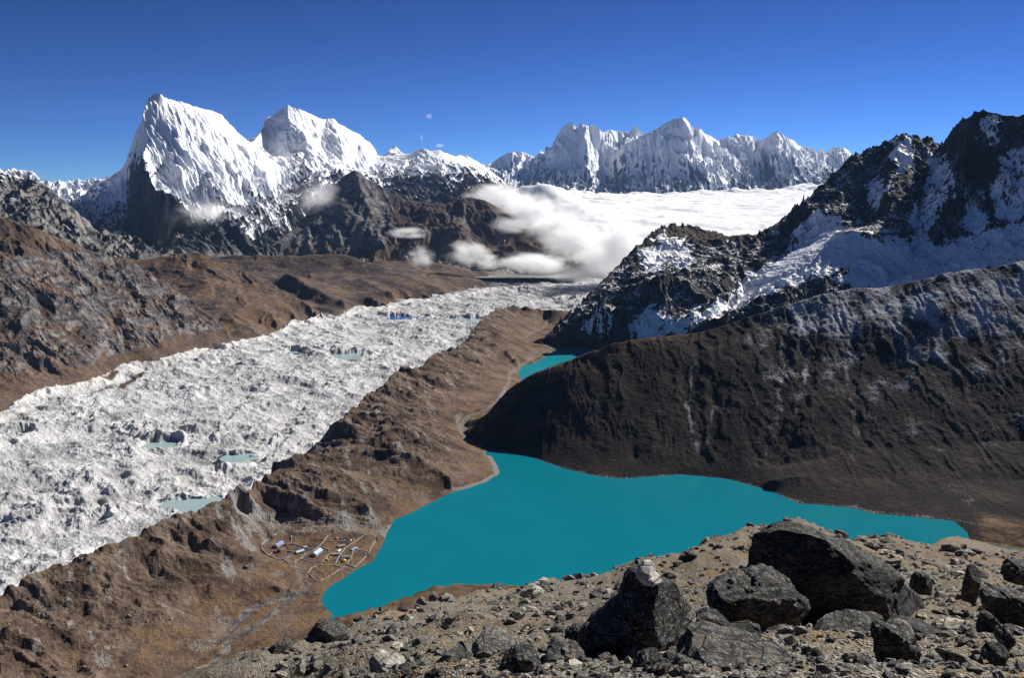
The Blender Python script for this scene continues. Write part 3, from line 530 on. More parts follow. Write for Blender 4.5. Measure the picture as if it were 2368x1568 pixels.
def ha_fn(X, Y, Z, w):
    f = smooth(Z, 0, 40)
    for g in ha_g: Z = Z - 3 * f * dist_px(X + fbm(X / 40, Y / 40, 3) * 12, Y, g, 30)
    Z = Z + f * (w * fbm(X / 190, Y / 190, 3) * 6 + ridged((X + fbm(X / 90, Y / 90, 2) * 30) / 85, Y / 240, 3, 0.45, 2) * 2.2 + ridged((X + fbm(X / 60, Y / 60, 2) * 15) / 34, Y / 260, 3, 0.5, 6) * 1.9 + fbm(X / 16, Y / 16, 3) * 0.9) + smooth(Z, -4, 6) * fbm(X / 6, Y / 6, 2) * 0.4
    zx, zy, nz = slope(X, Y, Z); u = X / Y
    n = fbm(X / 70, Y / 70, 4, 0.6, 3)
    hi = smooth(Z, 190, 400)
    right = smooth(u, 0.13, 0.32)
    snow = -0.27 + right * (0.85 * smooth(Z, 30, 340) + 0.4 * n) + 0.16 * smooth(Z, 220, 120) * smooth(n, 0, 0.6)
    gl = np.zeros_like(Z)
    for g in ha_g:
        ys = np.array([p[1] for p in g][::-1]); xs = np.array([p[0] for p in g][::-1])
        gx = np.interp(Y, ys, xs); d = np.abs(X - gx + fbm(X / 30, Y / 30, 3) * 8)
        gl = np.maximum(gl, (0.55 + 0.45 * smooth(fbm(X / 30, Y / 60, 3, .5, 3), -.3, .4)) * smooth(d, 11, 3) * smooth(Y, ys[0] - 10, ys[0] + 50) * smooth(Y, ys[-1] + 20, ys[-1] - 40))
    shore = smooth(Z, 3, 1.0) * smooth(Z, -1, 0.3)
    mud = smooth(u, 0.5, 0.53) * smooth(Z, 9, 4)
    crest = (1 - w) if not np.isscalar(w) else 0
    scree = np.clip(gl * 0.62 + shore * 0.4 + 0.12 * smooth(n, 0.1, 0.5), 0, 1)
    och = np.clip(0.8 * crest * smooth(u, 0.25, 0.15) + mud, 0, 1)
    return Z, M4(np.clip(snow, -0.6, 0.75), np.full_like(Z, -0.1), scree, och)
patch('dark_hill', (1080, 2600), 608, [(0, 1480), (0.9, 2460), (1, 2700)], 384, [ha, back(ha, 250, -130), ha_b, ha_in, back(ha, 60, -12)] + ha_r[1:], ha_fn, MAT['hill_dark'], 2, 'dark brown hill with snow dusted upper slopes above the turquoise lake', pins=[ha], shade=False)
print('mid', time.time() - T0)
# ------------------------------------------------------------------ lakes: shores read at the water level
shore_main = LZ(Y2, [(1180, 1130, 0), (1260, 1020, 0), (1450, 920, 0), (1630, 790, 0), (1850, 680, 0), (1960, 500, 0), (2050, 300, 0), (2150, 100, 0), (2368, 20, 0)]) + LZ(Y6, [(0, 1190, 0), (120, 1160, 0), (230, 1120, 0), (315, 1065, 0), (290, 1000, 0), (240, 910, 0)])
shore_hill = LZ(Y6, [(300, 912, 0), (520, 962, 0), (750, 1042, 0), (950, 1087, 0), (1100, 1102, 0), (1480, 1072, 0), (1780, 1102, 0), (2050, 1177, 0), (2130, 1217, 0), (2230, 1262, 0), (2368, 1267, 0)]) + LZ(Y7, [(1000, 1337, 0), (1110, 1367, 0), (1300, 1382, 0), (1500, 1402, 0)])
shore_end = LZ(Y7, [(1500, 1402, 0), (1570, 1460, 0), (1582, 1500, 0)])
shore_low = LZ(Y2, [(1180, 1130, 0), (1150, 1190, 0), (1180, 1300, 0), (1290, 1400, 0), (1340, 1440, 0)])
up_l = LZ(Y6, [(480, 500, -25), (455, 465, -25), (420, 410, -25), (470, 375, -25), (530, 345, -25), (570, 310, -25), (620, 285, -25), (670, 260, -25), (700, 238, -25)])
# ------------------------------------------------------------------ moraine, valley floor and village terrace
def off(line, dl, z):                 # shift to the left of the walking direction, at height z
    out = []
    for k, p in enumerate(line):
        a = line[max(k - 1, 0)]; b = line[min(k + 1, len(line) - 1)]
        tx, ty = b[0] - a[0], b[1] - a[1]; n = math.hypot(tx, ty) or 1
        out.append((p[0] - ty / n * dl, p[1] + tx / n * dl, z if z is not None else p[2]))
    return out
cr_px = [(-160, 1450, 78), (0, 1377, 78), (109, 1318, 78), (200, 1279, 78), (319, 1241, 80), (360, 1218, 78), (424, 1193, 76), (501, 1161, 76), (570, 1127, 78), (600, 1112, 74), (656, 1092, 72), (711, 1067, 68)]
cr2_px = [(700, 1055, 20), (745, 1010, 45), (793, 969, 78), (820, 944, 76), (847, 918, 76), (894, 889, 74), (927, 850, 80), (950, 853, 70), (981, 843, 72), (1024, 814, 70), (1050, 806, 62), (1096, 785, 58), (1085, 778, 50), (1110, 742, 62), (1146, 715, 60), (1165, 712, 52), (1182, 706, 55), (1240, 711, 38), (1312, 716, 20), (1370, 725, 5)]
crest = LZ(D, cr_px); crest2 = LZ(D, cr2_px)
mor = [crest, crest2, LZ(D, [(640, 1080, -100), (680, 1055, -100), (715, 1035, -100), (745, 1000, -100), (780, 960, -100)]), LZ(D, [(560, 1100, -140), (640, 1040, -140), (700, 990, -140)]), off(crest, 85, -85), off(crest2[2:], 85, -100), off(crest, 220, -130), off(crest2[2:], 220, -140),
    LZ(Z6, [(-100, 1370, 62), (200, 1345, 60), (400, 1345, 60), (560, 1350, 58), (700, 1345, 56), (850, 1375, 48), (960, 1430, 36), (1060, 1500, 20)]),
    LZ(Z6, [(360, 1110, 78), (400, 1190, 66), (420, 1260, 60), (330, 1330, 58)]),
    LZ(Z6, [(380, 1080, 76), (480, 1060, 74), (600, 1100, 70), (700, 1110, 68), (830, 1170, 58), (900, 1240, 44), (1000, 1300, 28)]),
    LZ(Z6, [(420, 1160, 58), (560, 1190, 52), (620, 1220, 50)]), LZ(Z6, [(640, 1230, 62), (720, 1200, 60), (740, 1260, 50), (820, 1330, 42)]),
    LZ(Z6, [(700, 820, 78), (800, 900, 62), (940, 950, 40), (1080, 970, 24)]), LZ(Z6, [(880, 760, 72), (960, 730, 70), (1030, 790, 55), (1130, 830, 36), (1250, 850, 18)]),
    LZ(Z6, [(1000, 680, 70), (1080, 660, 68), (1150, 700, 52), (1230, 740, 36), (1300, 770, 22)]), LZ(Z6, [(1210, 600, 58), (1260, 590, 60), (1330, 640, 44), (1430, 690, 26), (1470, 720, 14)]),
    LZ(Z6, [(1340, 405, 60), (1380, 450, 50), (1400, 490, 34), (1480, 540, 14)]), LZ(Z6, [(1240, 480, 62), (1260, 560, 50), (1310, 590, 40)]), LZ(Z6, [(1330, 500, 40), (1380, 560, 28), (1440, 620, 16)]),
    LZ(Y1, [(1250, 600, 78), (1270, 680, 62), (1300, 740, 40), (1400, 770, 26)]), LZ(Y1, [(1400, 545, 74), (1480, 620, 62), (1560, 680, 48), (1640, 740, 34)]), LZ(Y1, [(1580, 480, 70), (1700, 560, 62), (1780, 620, 52), (1872, 690, 40)]),
    LZ(Y1, [(1300, 640, 52), (1380, 700, 36), (1460, 740, 28)]),
    LZ(Y1, [(780, 815, 78), (850, 900, 60), (900, 990, 44), (960, 1080, 30), (1010, 1180, 18)]), LZ(Y1, [(980, 760, 76), (1060, 850, 56), (1150, 880, 44), (1240, 900, 34)]), LZ(Y1, [(970, 920, 42), (1040, 960, 44), (1080, 1040, 34), (1080, 1130, 24), (1200, 1160, 10)]),
    LZ(Y1, [(720, 1000, 46), (680, 1060, 46), (720, 1130, 40), (790, 1190, 30), (860, 1250, 22)]), LZ(Y1, [(760, 1060, 34), (850, 1090, 40), (820, 1150, 32), (870, 1220, 22)]),
    LZ(Y1, [(0, 1230, 62), (200, 1180, 56), (400, 1250, 40), (560, 1340, 28), (700, 1420, 18)]), LZ(Y1, [(0, 1400, 52), (240, 1440, 40), (420, 1540, 26)]), LZ(Y1, [(-200, 1568, 50), (200, 1620, 40)]),
    LZ(Y1, [(1000, 1500, 1), (1080, 1400, 1), (1180, 1290, 1), (1300, 1230, 1), (1450, 1170, 1), (1560, 1150, 0.8)]), LZ(Y1, [(900, 1568, 4), (980, 1420, 6), (1060, 1300, 8), (1200, 1220, 6), (1400, 1140, 4), (1550, 1110, 3)]),
    LZ(Y1, [(1100, 1568, 3), (1240, 1400, 3), (1400, 1290, 3), (1560, 1220, 2), (1640, 1230, 2)]),
    LZ(Y2, [(100, 480, 32), (220, 780, 22), (500, 1000, 14), (800, 1090, 6)]), LZ(Y2, [(330, 420, 18), (500, 300, 20), (1200, 290, 18), (1750, 300, 14), (2000, 320, 6)]), LZ(Y2, [(320, 560, 16), (700, 720, 13), (1000, 860, 9), (1150, 940, 5)]), LZ(Y2, [(800, 540, 15), (1200, 560, 12), (1600, 560, 8), (1850, 560, 5)]),
    LZ(Y2, [(0, 60, 38), (400, 140, 26), (900, 190, 22), (1400, 170, 20), (1900, 180, 12), (2100, 60, 6)]),
    LZ(Y6, [(0, 1100, 14), (100, 1060, 12), (200, 960, 7), (170, 880, 5)]), LZ(Z6, [(1290, 1320, 3), (1200, 1270, 5), (1120, 1190, 8), (1130, 1120, 8), (1230, 1070, 7), (1320, 1010, 4), (1400, 930, 0), (1430, 880, -6), (1450, 830, -14), (1480, 790, -20)]),
    LZ(Z6, [(1000, 1060, 22), (1200, 960, 14), (1380, 890, 4)]), LZ(Z6, [(1560, 740, -17), (1660, 680, -18), (1730, 640, -20), (1620, 610, -18), (1530, 590, -16), (1560, 560, -20), (1640, 530, -26), (1680, 500, -32)]),
    LZ(Z6, [(1300, 800, 12), (1440, 740, 2), (1540, 680, -6), (1560, 640, -8)]), LZ(Z6, [(1480, 450, 16), (1600, 470, -4), (1660, 480, -26)]),
    shore_main, off(shore_main, -40, -10), off(shore_main, 14, 2.2), up_l, off(up_l, -45, -34), shore_low, off(shore_low, 60, -10), off(shore_low, -30, 1.5), off(shore_hill, -40, -12), shore_hill, off(shore_hill, 60, -12),
    [(120, 2400, -10), (260, 2600, -32), (420, 3000, -38), (560, 3400, -36)], [(-200, 1150, -5), (300, 1250, -15), (900, 1450, -15)], [(900, 1000, -30), (300, 900, -30), (-300, 880, -30)], LZ(D, [(1330, 700, -95), (1420, 760, -60), (1500, 790, -60)])]
stream = [LZ(Y1, [(1600, 1150, 0), (1500, 1150, 0), (1380, 1190, -1), (1260, 1240, -1), (1200, 1300, -1), (1150, 1380, -2), (1150, 1450, -2), (1080, 1500, -2), (980, 1560, -2)]), LZ(Y1, [(1480, 1170, 0), (1400, 1240, -1), (1320, 1300, 0), (1240, 1350, 0), (1150, 1400, -1)])]
pale = [LZ(Y1, [(1160, 1290, 0), (1100, 1370, 0), (1030, 1400, 0), (990, 1440, 0), (1070, 1430, 0), (1110, 1380, 0)]), LZ(Y1, [(1110, 1230, 8), (1090, 1290, 6), (1150, 1280, 4)]), LZ(Y2, [(830, 740, 10), (880, 900, 8), (900, 1080, 4)]), LZ(Y2, [(450, 880, 14), (560, 840, 13)]),
        LZ(Y1, [(1190, 690, 60), (1260, 760, 44), (1350, 830, 34)]), LZ(Y1, [(1110, 740, 60), (1200, 830, 44), (1280, 880, 34)]), LZ(Y2, [(230, 60, 38), (400, 120, 28)])]
track = [LZ(Y6, [(0, 1165, 3), (100, 1150, 3), (220, 1105, 3), (300, 1060, 3), (270, 980, 3), (210, 900, 4), (100, 840, 6), (60, 760, 8), (110, 700, 8), (220, 660, 6), (300, 600, 2), (370, 500, -4), (380, 430, -14), (440, 380, -20), (520, 330, -20), (610, 280, -20), (690, 235, -20)]),
         LZ(Y6, [(480, 200, -18), (520, 160, -20), (600, 130, -26), (620, 95, -32)]), LZ(Y6, [(120, 880, 5), (60, 800, 7), (40, 720, 8), (70, 690, 8)])]
AX = crest2[-4][0] - crest[1][0], crest2[-4][1] - crest[1][1]; AX = AX[0] / math.hypot(*AX), AX[1] / math.hypot(*AX)
def mor_fn(X, Y, Z, w):
    f = smooth(Z, 4, 34)
    al = X * AX[0] + Y * AX[1]; ac = -X * AX[1] + Y * AX[0]; wp = fbm(X / 140, Y / 140, 3) * 40
    Z = Z + smooth(Z, 8, 60) * (ridged((al + wp) / 105, (ac + wp) / 420, 4, 0.58, 4) * 13 - 2) + smooth(Z, 45, 75) * ridged((al + wp) / 38, ac / 60, 3, 0.5, 8) * 3.5
    Z = Z + f * (ridged((X + fbm(X / 60, Y / 60, 2) * 20) / 80, Y / 95, 4, 0.55) * 4.5 + fbm(X / 18, Y / 18, 3) * 1.7) + smooth(Z, -3, 4) * fbm(X / 7, Y / 7, 3) * 0.55
    zx, zy, nz = slope(X, Y, Z)
    n = fbm(X / 45, Y / 45, 4, 0.6, 3); n2 = fbm(X / 16, Y / 16, 3, 0.6, 7)
    pl = np.zeros_like(Z)
    for l in pale: pl = np.maximum(pl, dist_px(X + n2 * 8, Y + n * 8, l, 14))
    st = np.zeros_like(Z)
    for l in stream: st = np.maximum(st, dist_px(X + n2 * 5, Y, l, 9))
    tr = np.zeros_like(Z)
    for l in track: tr = np.maximum(tr, dist_px(X + n2 * 4, Y, l, 10))
    shore = smooth(Z, 2.6, 1.0) * smooth(Z, -1, 0.2) * (Y > 1350)
    field = dist_px(X, Y, LZ(Y2, [(0, 80, 38), (400, 150, 26), (900, 200, 22), (1500, 200, 18), (2000, 180, 10)]), 45)
    inner = smooth(zx * AX[1] - zy * AX[0], 0.25, 0.6)
    streak = smooth(fbm((X + Y * 0.5) / 22, (Y - X * 0.5) / 120, 4, 0.6, 12), 0.1, 0.5)
    scree = np.clip((0.3 * smooth(n + 0.5 * n2, 0.1, 0.6) + 0.44 * streak) * f + pl * 0.46 + tr * 0.5 + shore * 0.3 + field * 0.4 - st + 0.55 * inner, 0, 1)
    flat = smooth(nz, 0.9, 0.98)
    och = np.clip(smooth(n, -0.4, 0.3) * (0.3 + 0.7 * smooth(Z, 45, 8)) * (0.45 + 0.55 * flat) + 0.35 * smooth(Z, 25, 8) * smooth(Y, 1700, 1400) + 0.35 * dist_px(X, Y, crest + crest2[2:], 14), 0, 1)
    rock = np.clip(0.45 * smooth(nz, 0.86, 0.7) + 0.75 * st - 0.1, 0, 1)
    Z = Z - st * 0.5
    return Z, M4(np.full_like(Z, -0.7), rock, scree, och)
YG = lambda a, b, n=24: [(k / n, a * (b / a) ** (k / n)) for k in range(n + 1)]
patch('moraine_valley', (-260, 1500), 640, YG(860, 5000), 448, mor, mor_fn, MAT['moraine'], 1, 'grass covered moraine ridge and valley floor beside the lakes', shade=False)
print('moraine', time.time() - T0)
def hit(p, name, Ya=900, Yb=6000, n=900):
    r = ray(p); prev = None
    for Y in np.geomspace(Ya, Yb, n):
        s = Y / r[1]; z = ZC + r[2] * s
        if z < height(name, r[0] * s, Y): return (r[0] * s, Y, height(name, r[0] * s, Y))
    s = Yb / r[1]; return (r[0] * s, Yb, ZC + r[2] * s)

# ------------------------------------------------------------------ glacier
gl_l = [LZ(D, [(-200, 1040, 6), (0, 950, 4), (54, 917, 3), (108, 896, 2), (170, 884, 0), (223, 874, 0), (267, 847, 0), (306, 834, -2), (367, 831, -5), (447, 809, -8), (465, 791, -6), (512, 795, -10), (591, 780, -14), (656, 759, -18), (677, 737, -10), (706, 744, -20), (749, 723, -18), (782, 730, -28), (829, 705, -24), (880, 707, -34), (937, 693, -40), (1046, 684, -56), (1132, 666, -50), (1204, 661, -45), (1276, 673, -60), (1330, 705, -75)])]
gl_l += [off(gl_l[0], 70, -60), off(gl_l[0], -60, None)]
gl_l[2] = [(x, y, z - 20) for x, y, z in gl_l[2]]
gl_r = [(x, y, -45 - y * 0.006) for x, y, z in off(crest + crest2[2:], 100, 0)]
gl_m = [LZ(D, [(0, 1150, -34), (200, 1050, -36), (420, 950, -38), (600, 880, -42), (760, 820, -50), (900, 770, -58), (1050, 725, -70), (1200, 690, -80)]), LZ(D, [(100, 1020, -30), (300, 950, -34), (480, 870, -38), (660, 800, -46), (820, 750, -56), (980, 710, -66)]), gl_r, off(gl_r, -150, -110)]
PONDS = [(Y1, 810, 388, 46, 26, -44, 'milky turquoise pond below a curved ice cliff on the glacier', 1), (Y1, 1215, 452, 42, 18, -44, 'narrow pale green pond on the middle of the glacier', 1), (Y1, 985, 690, 62, 26, -50, 'grey green pond at the foot of the moraine wall', 1), (Y1, 110, 347, 26, 14, -38, 'small turquoise pond near the left edge of the picture', 1),
         (Z6, 745, 466, 105, 45, -66, 'deep blue pond far out on the glacier', 2), (Z6, 395, 706, 75, 42, -56, 'pale pond in the middle distance of the glacier', 1), (Z6, 1150, 472, 110, 45, -74, 'pale long pond near the far moraine crest', 1), (Z6, 60, 680, 34, 18, -50, 'small pale green pond beside a debris mound on the glacier', 1)]
pond_at = []
for c, x, y, rx, ry, z, lab, k in PONDS: pond_at.append((PZ(c(x, y), z), rx * 0.72, ry * 1.45, lab, k))
def gl_fn(X, Y, Z, w):
    f = smooth(Z, -100, -70)
    wx = fbm(X / 120, Y / 120, 3) * 45
    big = fbm(X / 260, Y / 260, 2, 0.5, 11)
    h = ridged((X + wx) / 190, (Y - wx) / 230, 4, 0.45, 1) * 14 + big * 8 + ridged((X - wx) / 70, (Y + wx) / 80, 4, 0.5, 5) * 6.5 * smooth(big, -0.6, 0.5) + ridged(X / 26, Y / 26, 4, 0.6, 9) * 1.5 + fbm(X / 7, Y / 7, 2) * 0.7
    edge = dist_px(X, Y, gl_l[0], 60)
    Z = Z + h * (1 - 0.45 * edge) + edge * (ridged(X / 60, Y / 60, 3, 0.5, 4) * 6 - 3)
    cl = np.zeros_like(Z)
    for (p, rx, ry, lab, k) in pond_at:
        dx = (X - p[0]) / rx; dy = (Y - p[1]) / ry; d = np.sqrt(dx * dx + dy * dy) + 0.75 * fbm(X / 40, Y / 55, 3)
        pit = smooth(d, 1.75, 0.95); cliff = smooth(d, 1.22, 1.0) * smooth(dy + 0.25 * dx, 0.0, 0.5)
        Z = Z * (1 - pit) + (p[2] - 3) * pit
        wall = smooth(d, 2.6, 1.5) * smooth(d, 1.05, 1.5) * smooth(dy + 0.3 * dx, 0.2, 0.8)
        Z = Z + wall * 11; cl = np.maximum(cl, 0.7 * smooth(d, 1.6, 1.1) * smooth(dy, 0.1, 0.5))
    zx, zy, nz = slope(X, Y, Z)
    dirt = smooth(fbm(X / 130, Y / 130, 4, 0.6, 2) , 0.1, 0.55)
    flow = smooth(fbm((X - 0.75 * Y) / 90, (X * 0.6 + Y * 0.8) / 900, 4, 0.55, 6), 0.0, 0.5)
    white = edge * smooth(fbm(X / 80, Y / 80, 3, .5, 8), -0.4, 0.2)
    grass = np.zeros_like(Z)
    for l in (LZ(Z5, [(620, 1110, -8), (700, 1110, -8), (740, 1060, -6)]), LZ(Z5, [(780, 1165, -14), (810, 1120, -14), (900, 1075, -14), (1000, 1050, -14)])): grass = np.maximum(grass, dist_px(X, Y, l, 16))
    return Z, M4(np.clip(white * 0.8, 0, 1), np.clip(0.7 * dirt + 0.45 * flow + 0.5 * smooth(Y, 3500, 6200), 0, 1), cl, grass)
t = NT('glacier_debris'); p = t.pos(); s_, g_, b_, a_ = t.mask()
n1 = t.noise(p, 0.02, 6, 0.65); n2 = t.noise(p, 0.16, 5, 0.7); n3 = t.noise(p, 0.6, 4, 0.7)
col = t.ramp(t.ma('ADD', t.ma('MULTIPLY', n1, 0.45), t.ma('MULTIPLY', n2, 0.55)), [(0.34, (0.25, 0.25, 0.255)), (0.44, (0.45, 0.45, 0.46)), (0.54, (0.6, 0.6, 0.605)), (0.66, (0.75, 0.745, 0.74))])
col = t.mix(t.ma('MULTIPLY', g_, t.step(n2, 0.35, 0.65)), col, (0.21, 0.205, 0.205))
col = t.mix(t.step(n3, 0.6, 0.72), col, (0.2, 0.195, 0.2))
col = t.mix(t.ma('MULTIPLY', s_, t.step(n2, 0.25, 0.5)), col, (0.72, 0.69, 0.64))
col = t.mix(t.ma('MULTIPLY', b_, 0.75), col, t.mix(n2, (0.14, 0.17, 0.19), (0.4, 0.47, 0.5)))
col = t.mix(a_, col, t.mix(n2, (0.05, 0.034, 0.026), (0.12, 0.08, 0.05)))
MAT['glacier'] = t.done(col, 0.9, t.bump(t.ma('ADD', n2, t.ma('MULTIPLY', n3, 0.6)), 0.8, 3.0), 0.2)
patch('glacier', (-260, 1480), 640, YG(1080, 6900), 512, gl_l + gl_m, gl_fn, MAT['glacier'], 0, 'pale debris covered glacier filling the valley', shade=False)
print('glacier', time.time() - T0)
# valley floor under everything, out to the horizon
V = [(-60000, -20000, -260), (60000, -20000, -260), (60000, 90000, -260), (-60000, 90000, -260)]
o = link(bpy.data.objects.new('ground', mesh_np('ground', V, [(0, 1, 2, 3)], MAT['hill_far'], np.zeros((4, 4))))); tag(o, 'deep valley ground under the mountains', kind='structure')

# ------------------------------------------------------------------ water
def mat_water(name, c1, c2, rough=0.12, spec=0.35):
    t = NT(name); p = t.pos(); n = t.noise(p, 0.01, 3, 0.5); n2 = t.noise(p, 0.35, 3, 0.6)
    return t.done(t.mix(n, c1, c2), rough, t.bump(n2, 0.2, 0.2), spec)
MAT['lake'] = mat_water('turquoise_water', (0.0015, 0.15, 0.2), (0.003, 0.185, 0.235), 0.16, 0.14)
MAT['lake_up'] = mat_water('bright_turquoise_water', (0.003, 0.185, 0.23), (0.006, 0.22, 0.255), 0.35, 0.05)
MAT['pond'] = mat_water('milky_pond_water', (0.3, 0.42, 0.42), (0.36, 0.47, 0.45), 0.2, 0.3)
MAT['blue'] = mat_water('blue_pond_water', (0.02, 0.12, 0.32), (0.03, 0.16, 0.38), 0.15, 0.4)
def water(name, pts, z, mat, label):
    me = bpy.data.meshes.new(name); me.from_pydata([(a, b, z) for a, b in pts], [], [list(range(len(pts)))]); me.materials.append(mat)
    if me.polygons[0].normal.z < 0: me.flip_normals()
    return tag(link(bpy.data.objects.new(name, me)), label, kind='structure')
def xy(l): return [(a, b) for a, b, c in l]
near = [(980, 1420), (600, 1240), (200, 1160), (-60, 1130), (-230, 1160)]
poly = xy(off(shore_main, 20, 0)) + xy(off(shore_hill, 40, 0)) + [(a + 6, b) for a, b in xy(shore_end)] + near + xy(off(shore_low[::-1], 30, 0))[1:]
water('lake', poly, 0.0, MAT['lake'], 'large turquoise lake below the dark hill')
upoly = xy(off(up_l, 25, 0)) + [(420, 4000), (900, 3900), (900, 2900), (200, 2450)]
water('upper_lake', upoly, -25, MAT['lake_up'], 'smaller turquoise lake behind the dark hill')
fl = [PZ(Z6(x, y), -36) for x, y in [(1660, 478), (1690, 470), (1760, 462), (1800, 470), (1790, 500), (1700, 505), (1670, 495)]]
water('far_lake', xy(fl), -36, MAT['blue'], 'tiny blue lake far down the valley')
for (p, rx, ry, lab, k) in pond_at:
    pts = [(p[0] + 1.55 * rx * math.cos(a), p[1] + 1.55 * ry * math.sin(a)) for a in np.linspace(0, 2 * math.pi, 28)[:-1]]
    water('glacier_pond', pts, p[2], MAT['blue' if k == 2 else 'pond'], lab)

# ------------------------------------------------------------------ slope the photographer stands on
sky_l = LY(D, [(200, 2000, 19), (340, 1850, 19), (440, 1720, 19), (500, 1640, 19), (550, 1580, 20), (612, 1518, 22), (666, 1496, 24), (762, 1471, 27), (829, 1443, 29), (938, 1403, 33), (999, 1378, 36), (1130, 1361, 40), (1297, 1331, 44), (1412, 1320, 44), (1493, 1292, 42), (1591, 1266, 42), (1723, 1241, 45), (1845, 1238, 50), (1928, 1247, 60), (2050, 1252, 80), (2228, 1252, 110), (2368, 1264, 120), (2700, 1290, 130)])
fg = [sky_l, back(sky_l[:15], 14, -11), back(sky_l[15:], 40, -22),
      LY(D, [(200, 2000, 12), (400, 1850, 12), (600, 1680, 13), (800, 1575, 12), (1100, 1568, 8.8), (1400, 1570, 7.2), (1700, 1572, 6.6), (2000, 1572, 6.6), (2368, 1572, 7), (2700, 1572, 7)]),
      LY(D, [(800, 1500, 19), (1000, 1450, 23), (1300, 1400, 25), (1600, 1350, 25), (1850, 1440, 17), (2100, 1420, 17.5), (2250, 1395, 19), (2368, 1400, 19.5), (2700, 1400, 19)]),
      LY(D, [(1000, 1530, 13), (1400, 1480, 12), (1700, 1500, 10.2), (2000, 1490, 10.8), (2300, 1480, 11.2), (2700, 1480, 11)]), LY(D, [(1950, 1310, 36), (2000, 1330, 34), (2200, 1330, 34), (2368, 1335, 32), (2700, 1335, 32)]), LY(D, [(2000, 1280, 60), (2200, 1280, 64), (2368, 1288, 66), (2700, 1300, 66)]),
      [(-3, 2.2, ZC - 1.7), (0, 2.2, ZC - 1.7), (2, 2.2, ZC - 1.65)],
      LY(D, [(420, 1680, 140), (540, 1584, 145), (610, 1534, 148), (679, 1490, 150), (769, 1435, 160), (874, 1402, 170), (986, 1373, 180), (1082, 1352, 185), (1211, 1346, 190), (1283, 1335, 190), (1400, 1332, 190), (1600, 1330, 190), (1800, 1330, 200), (2100, 1330, 220), (2600, 1340, 240)]),
      [(-700, 850, -140), (-420, 900, -120), (-230, 1000, -70), (-60, 1060, -30), (200, 1120, -15), (600, 1230, -8), (980, 1400, -8), (1400, 1420, -2)], [(-700, 1400, -160), (0, 1400, -60), (1400, 1700, -60)], [(-0.46 * 480, 480, 130), (-0.36 * 480, 480, 160), (-0.25 * 500, 500, 200), (-0.15 * 520, 520, 230)], [(-0.46 * 800, 800, -120), (-0.36 * 800, 800, -100), (-0.25 * 850, 850, -60)], [(-0.46 * 1400, 1400, -200), (-0.25 * 1400, 1400, -150)]]
def fg_fn(X, Y, Z, w):
    k = np.clip(Y / 20, 0.15, 3.0)
    Z = Z + fbm(X / 3, Y / 3, 4, 0.5) * 0.13 * np.clip(Y / 10, 0.5, 2) + fbm(X / 0.6, Y / 0.6, 4, 0.6, 3) * 0.045 + smooth(Y, 25, 60) * (fbm(X / 25, Y / 25, 4, 0.5, 5) * 1.2) * smooth(Y, 900, 200)
    n = fbm(X / 6, Y / 6, 4, 0.6, 3); u = X / Y
    far = smooth(Y, 60, 130) * smooth(u, 0.15, 0.05)
    return Z, M4(smooth(n, -0.1, 0.5), far, smooth(u, 0.3, 0.42) * smooth(Y, 30, 55), smooth(fbm(X / 1.7, Y / 1.7, 3, .6, 8), 0.1, 0.5))
t = NT('stony_ground'); p = t.pos(); s_, g_, b_, a_ = t.mask()
n1 = t.noise(p, 0.8, 6, 0.65); n2 = t.noise(p, 6, 5, 0.7); n3 = t.noise(p, 28, 4, 0.7); vo = t.voro(p, 9); vo2 = t.voro(p, 30)
soil = t.ramp(t.ma('ADD', t.ma('MULTIPLY', n1, 0.4), t.ma('MULTIPLY', n2, 0.6)), [(0.33, (0.06, 0.04, 0.024)), (0.48, (0.19, 0.14, 0.085)), (0.64, (0.36, 0.295, 0.2))])
sc1 = t.n('ShaderNodeSeparateColor'); t.put(sc1.inputs[0], vo2.outputs['Color'])
peb = t.ramp(sc1.outputs[0], [(0.0, (0.05, 0.05, 0.052)), (0.5, (0.17, 0.165, 0.15)), (1.0, (0.38, 0.37, 0.33))])
col = t.mix(t.step(t.ma('ADD', sc1.outputs[1], t.ma('MULTIPLY', t.ma('SUBTRACT', s_, 0.5), 0.35)), 0.45, 0.54), soil, peb)
col = t.mix(t.ma('MULTIPLY', a_, t.step(n2, 0.48, 0.6)), col, (0.3, 0.185, 0.055))
far_c = t.ramp(t.noise(p, 0.25, 6, 0.65), [(0.35, (0.05, 0.032, 0.024)), (0.52, (0.13, 0.082, 0.045)), (0.7, (0.19, 0.13, 0.075))])
col = t.mix(g_, col, far_c)
col = t.mix(t.ma('MULTIPLY', b_, t.step(t.noise(p, 0.12, 5, 0.7), 0.42, 0.6)), col, t.mix(n1, (0.14, 0.085, 0.055), (0.26, 0.2, 0.15)))
MAT['ground'] = t.done(col, 0.95, t.bump(t.ma('ADD', vo2.outputs['Distance'], t.ma('MULTIPLY', n2, 1.2)), 0.8, 0.06), 0.15)
patch('hillside', (240, 3400), 768, YG(2.0, 1700, 40), 480, fg, fg_fn, MAT['ground'], 1, 'stony slope in the foreground falling away towards the lake')
print('fore', time.time() - T0)
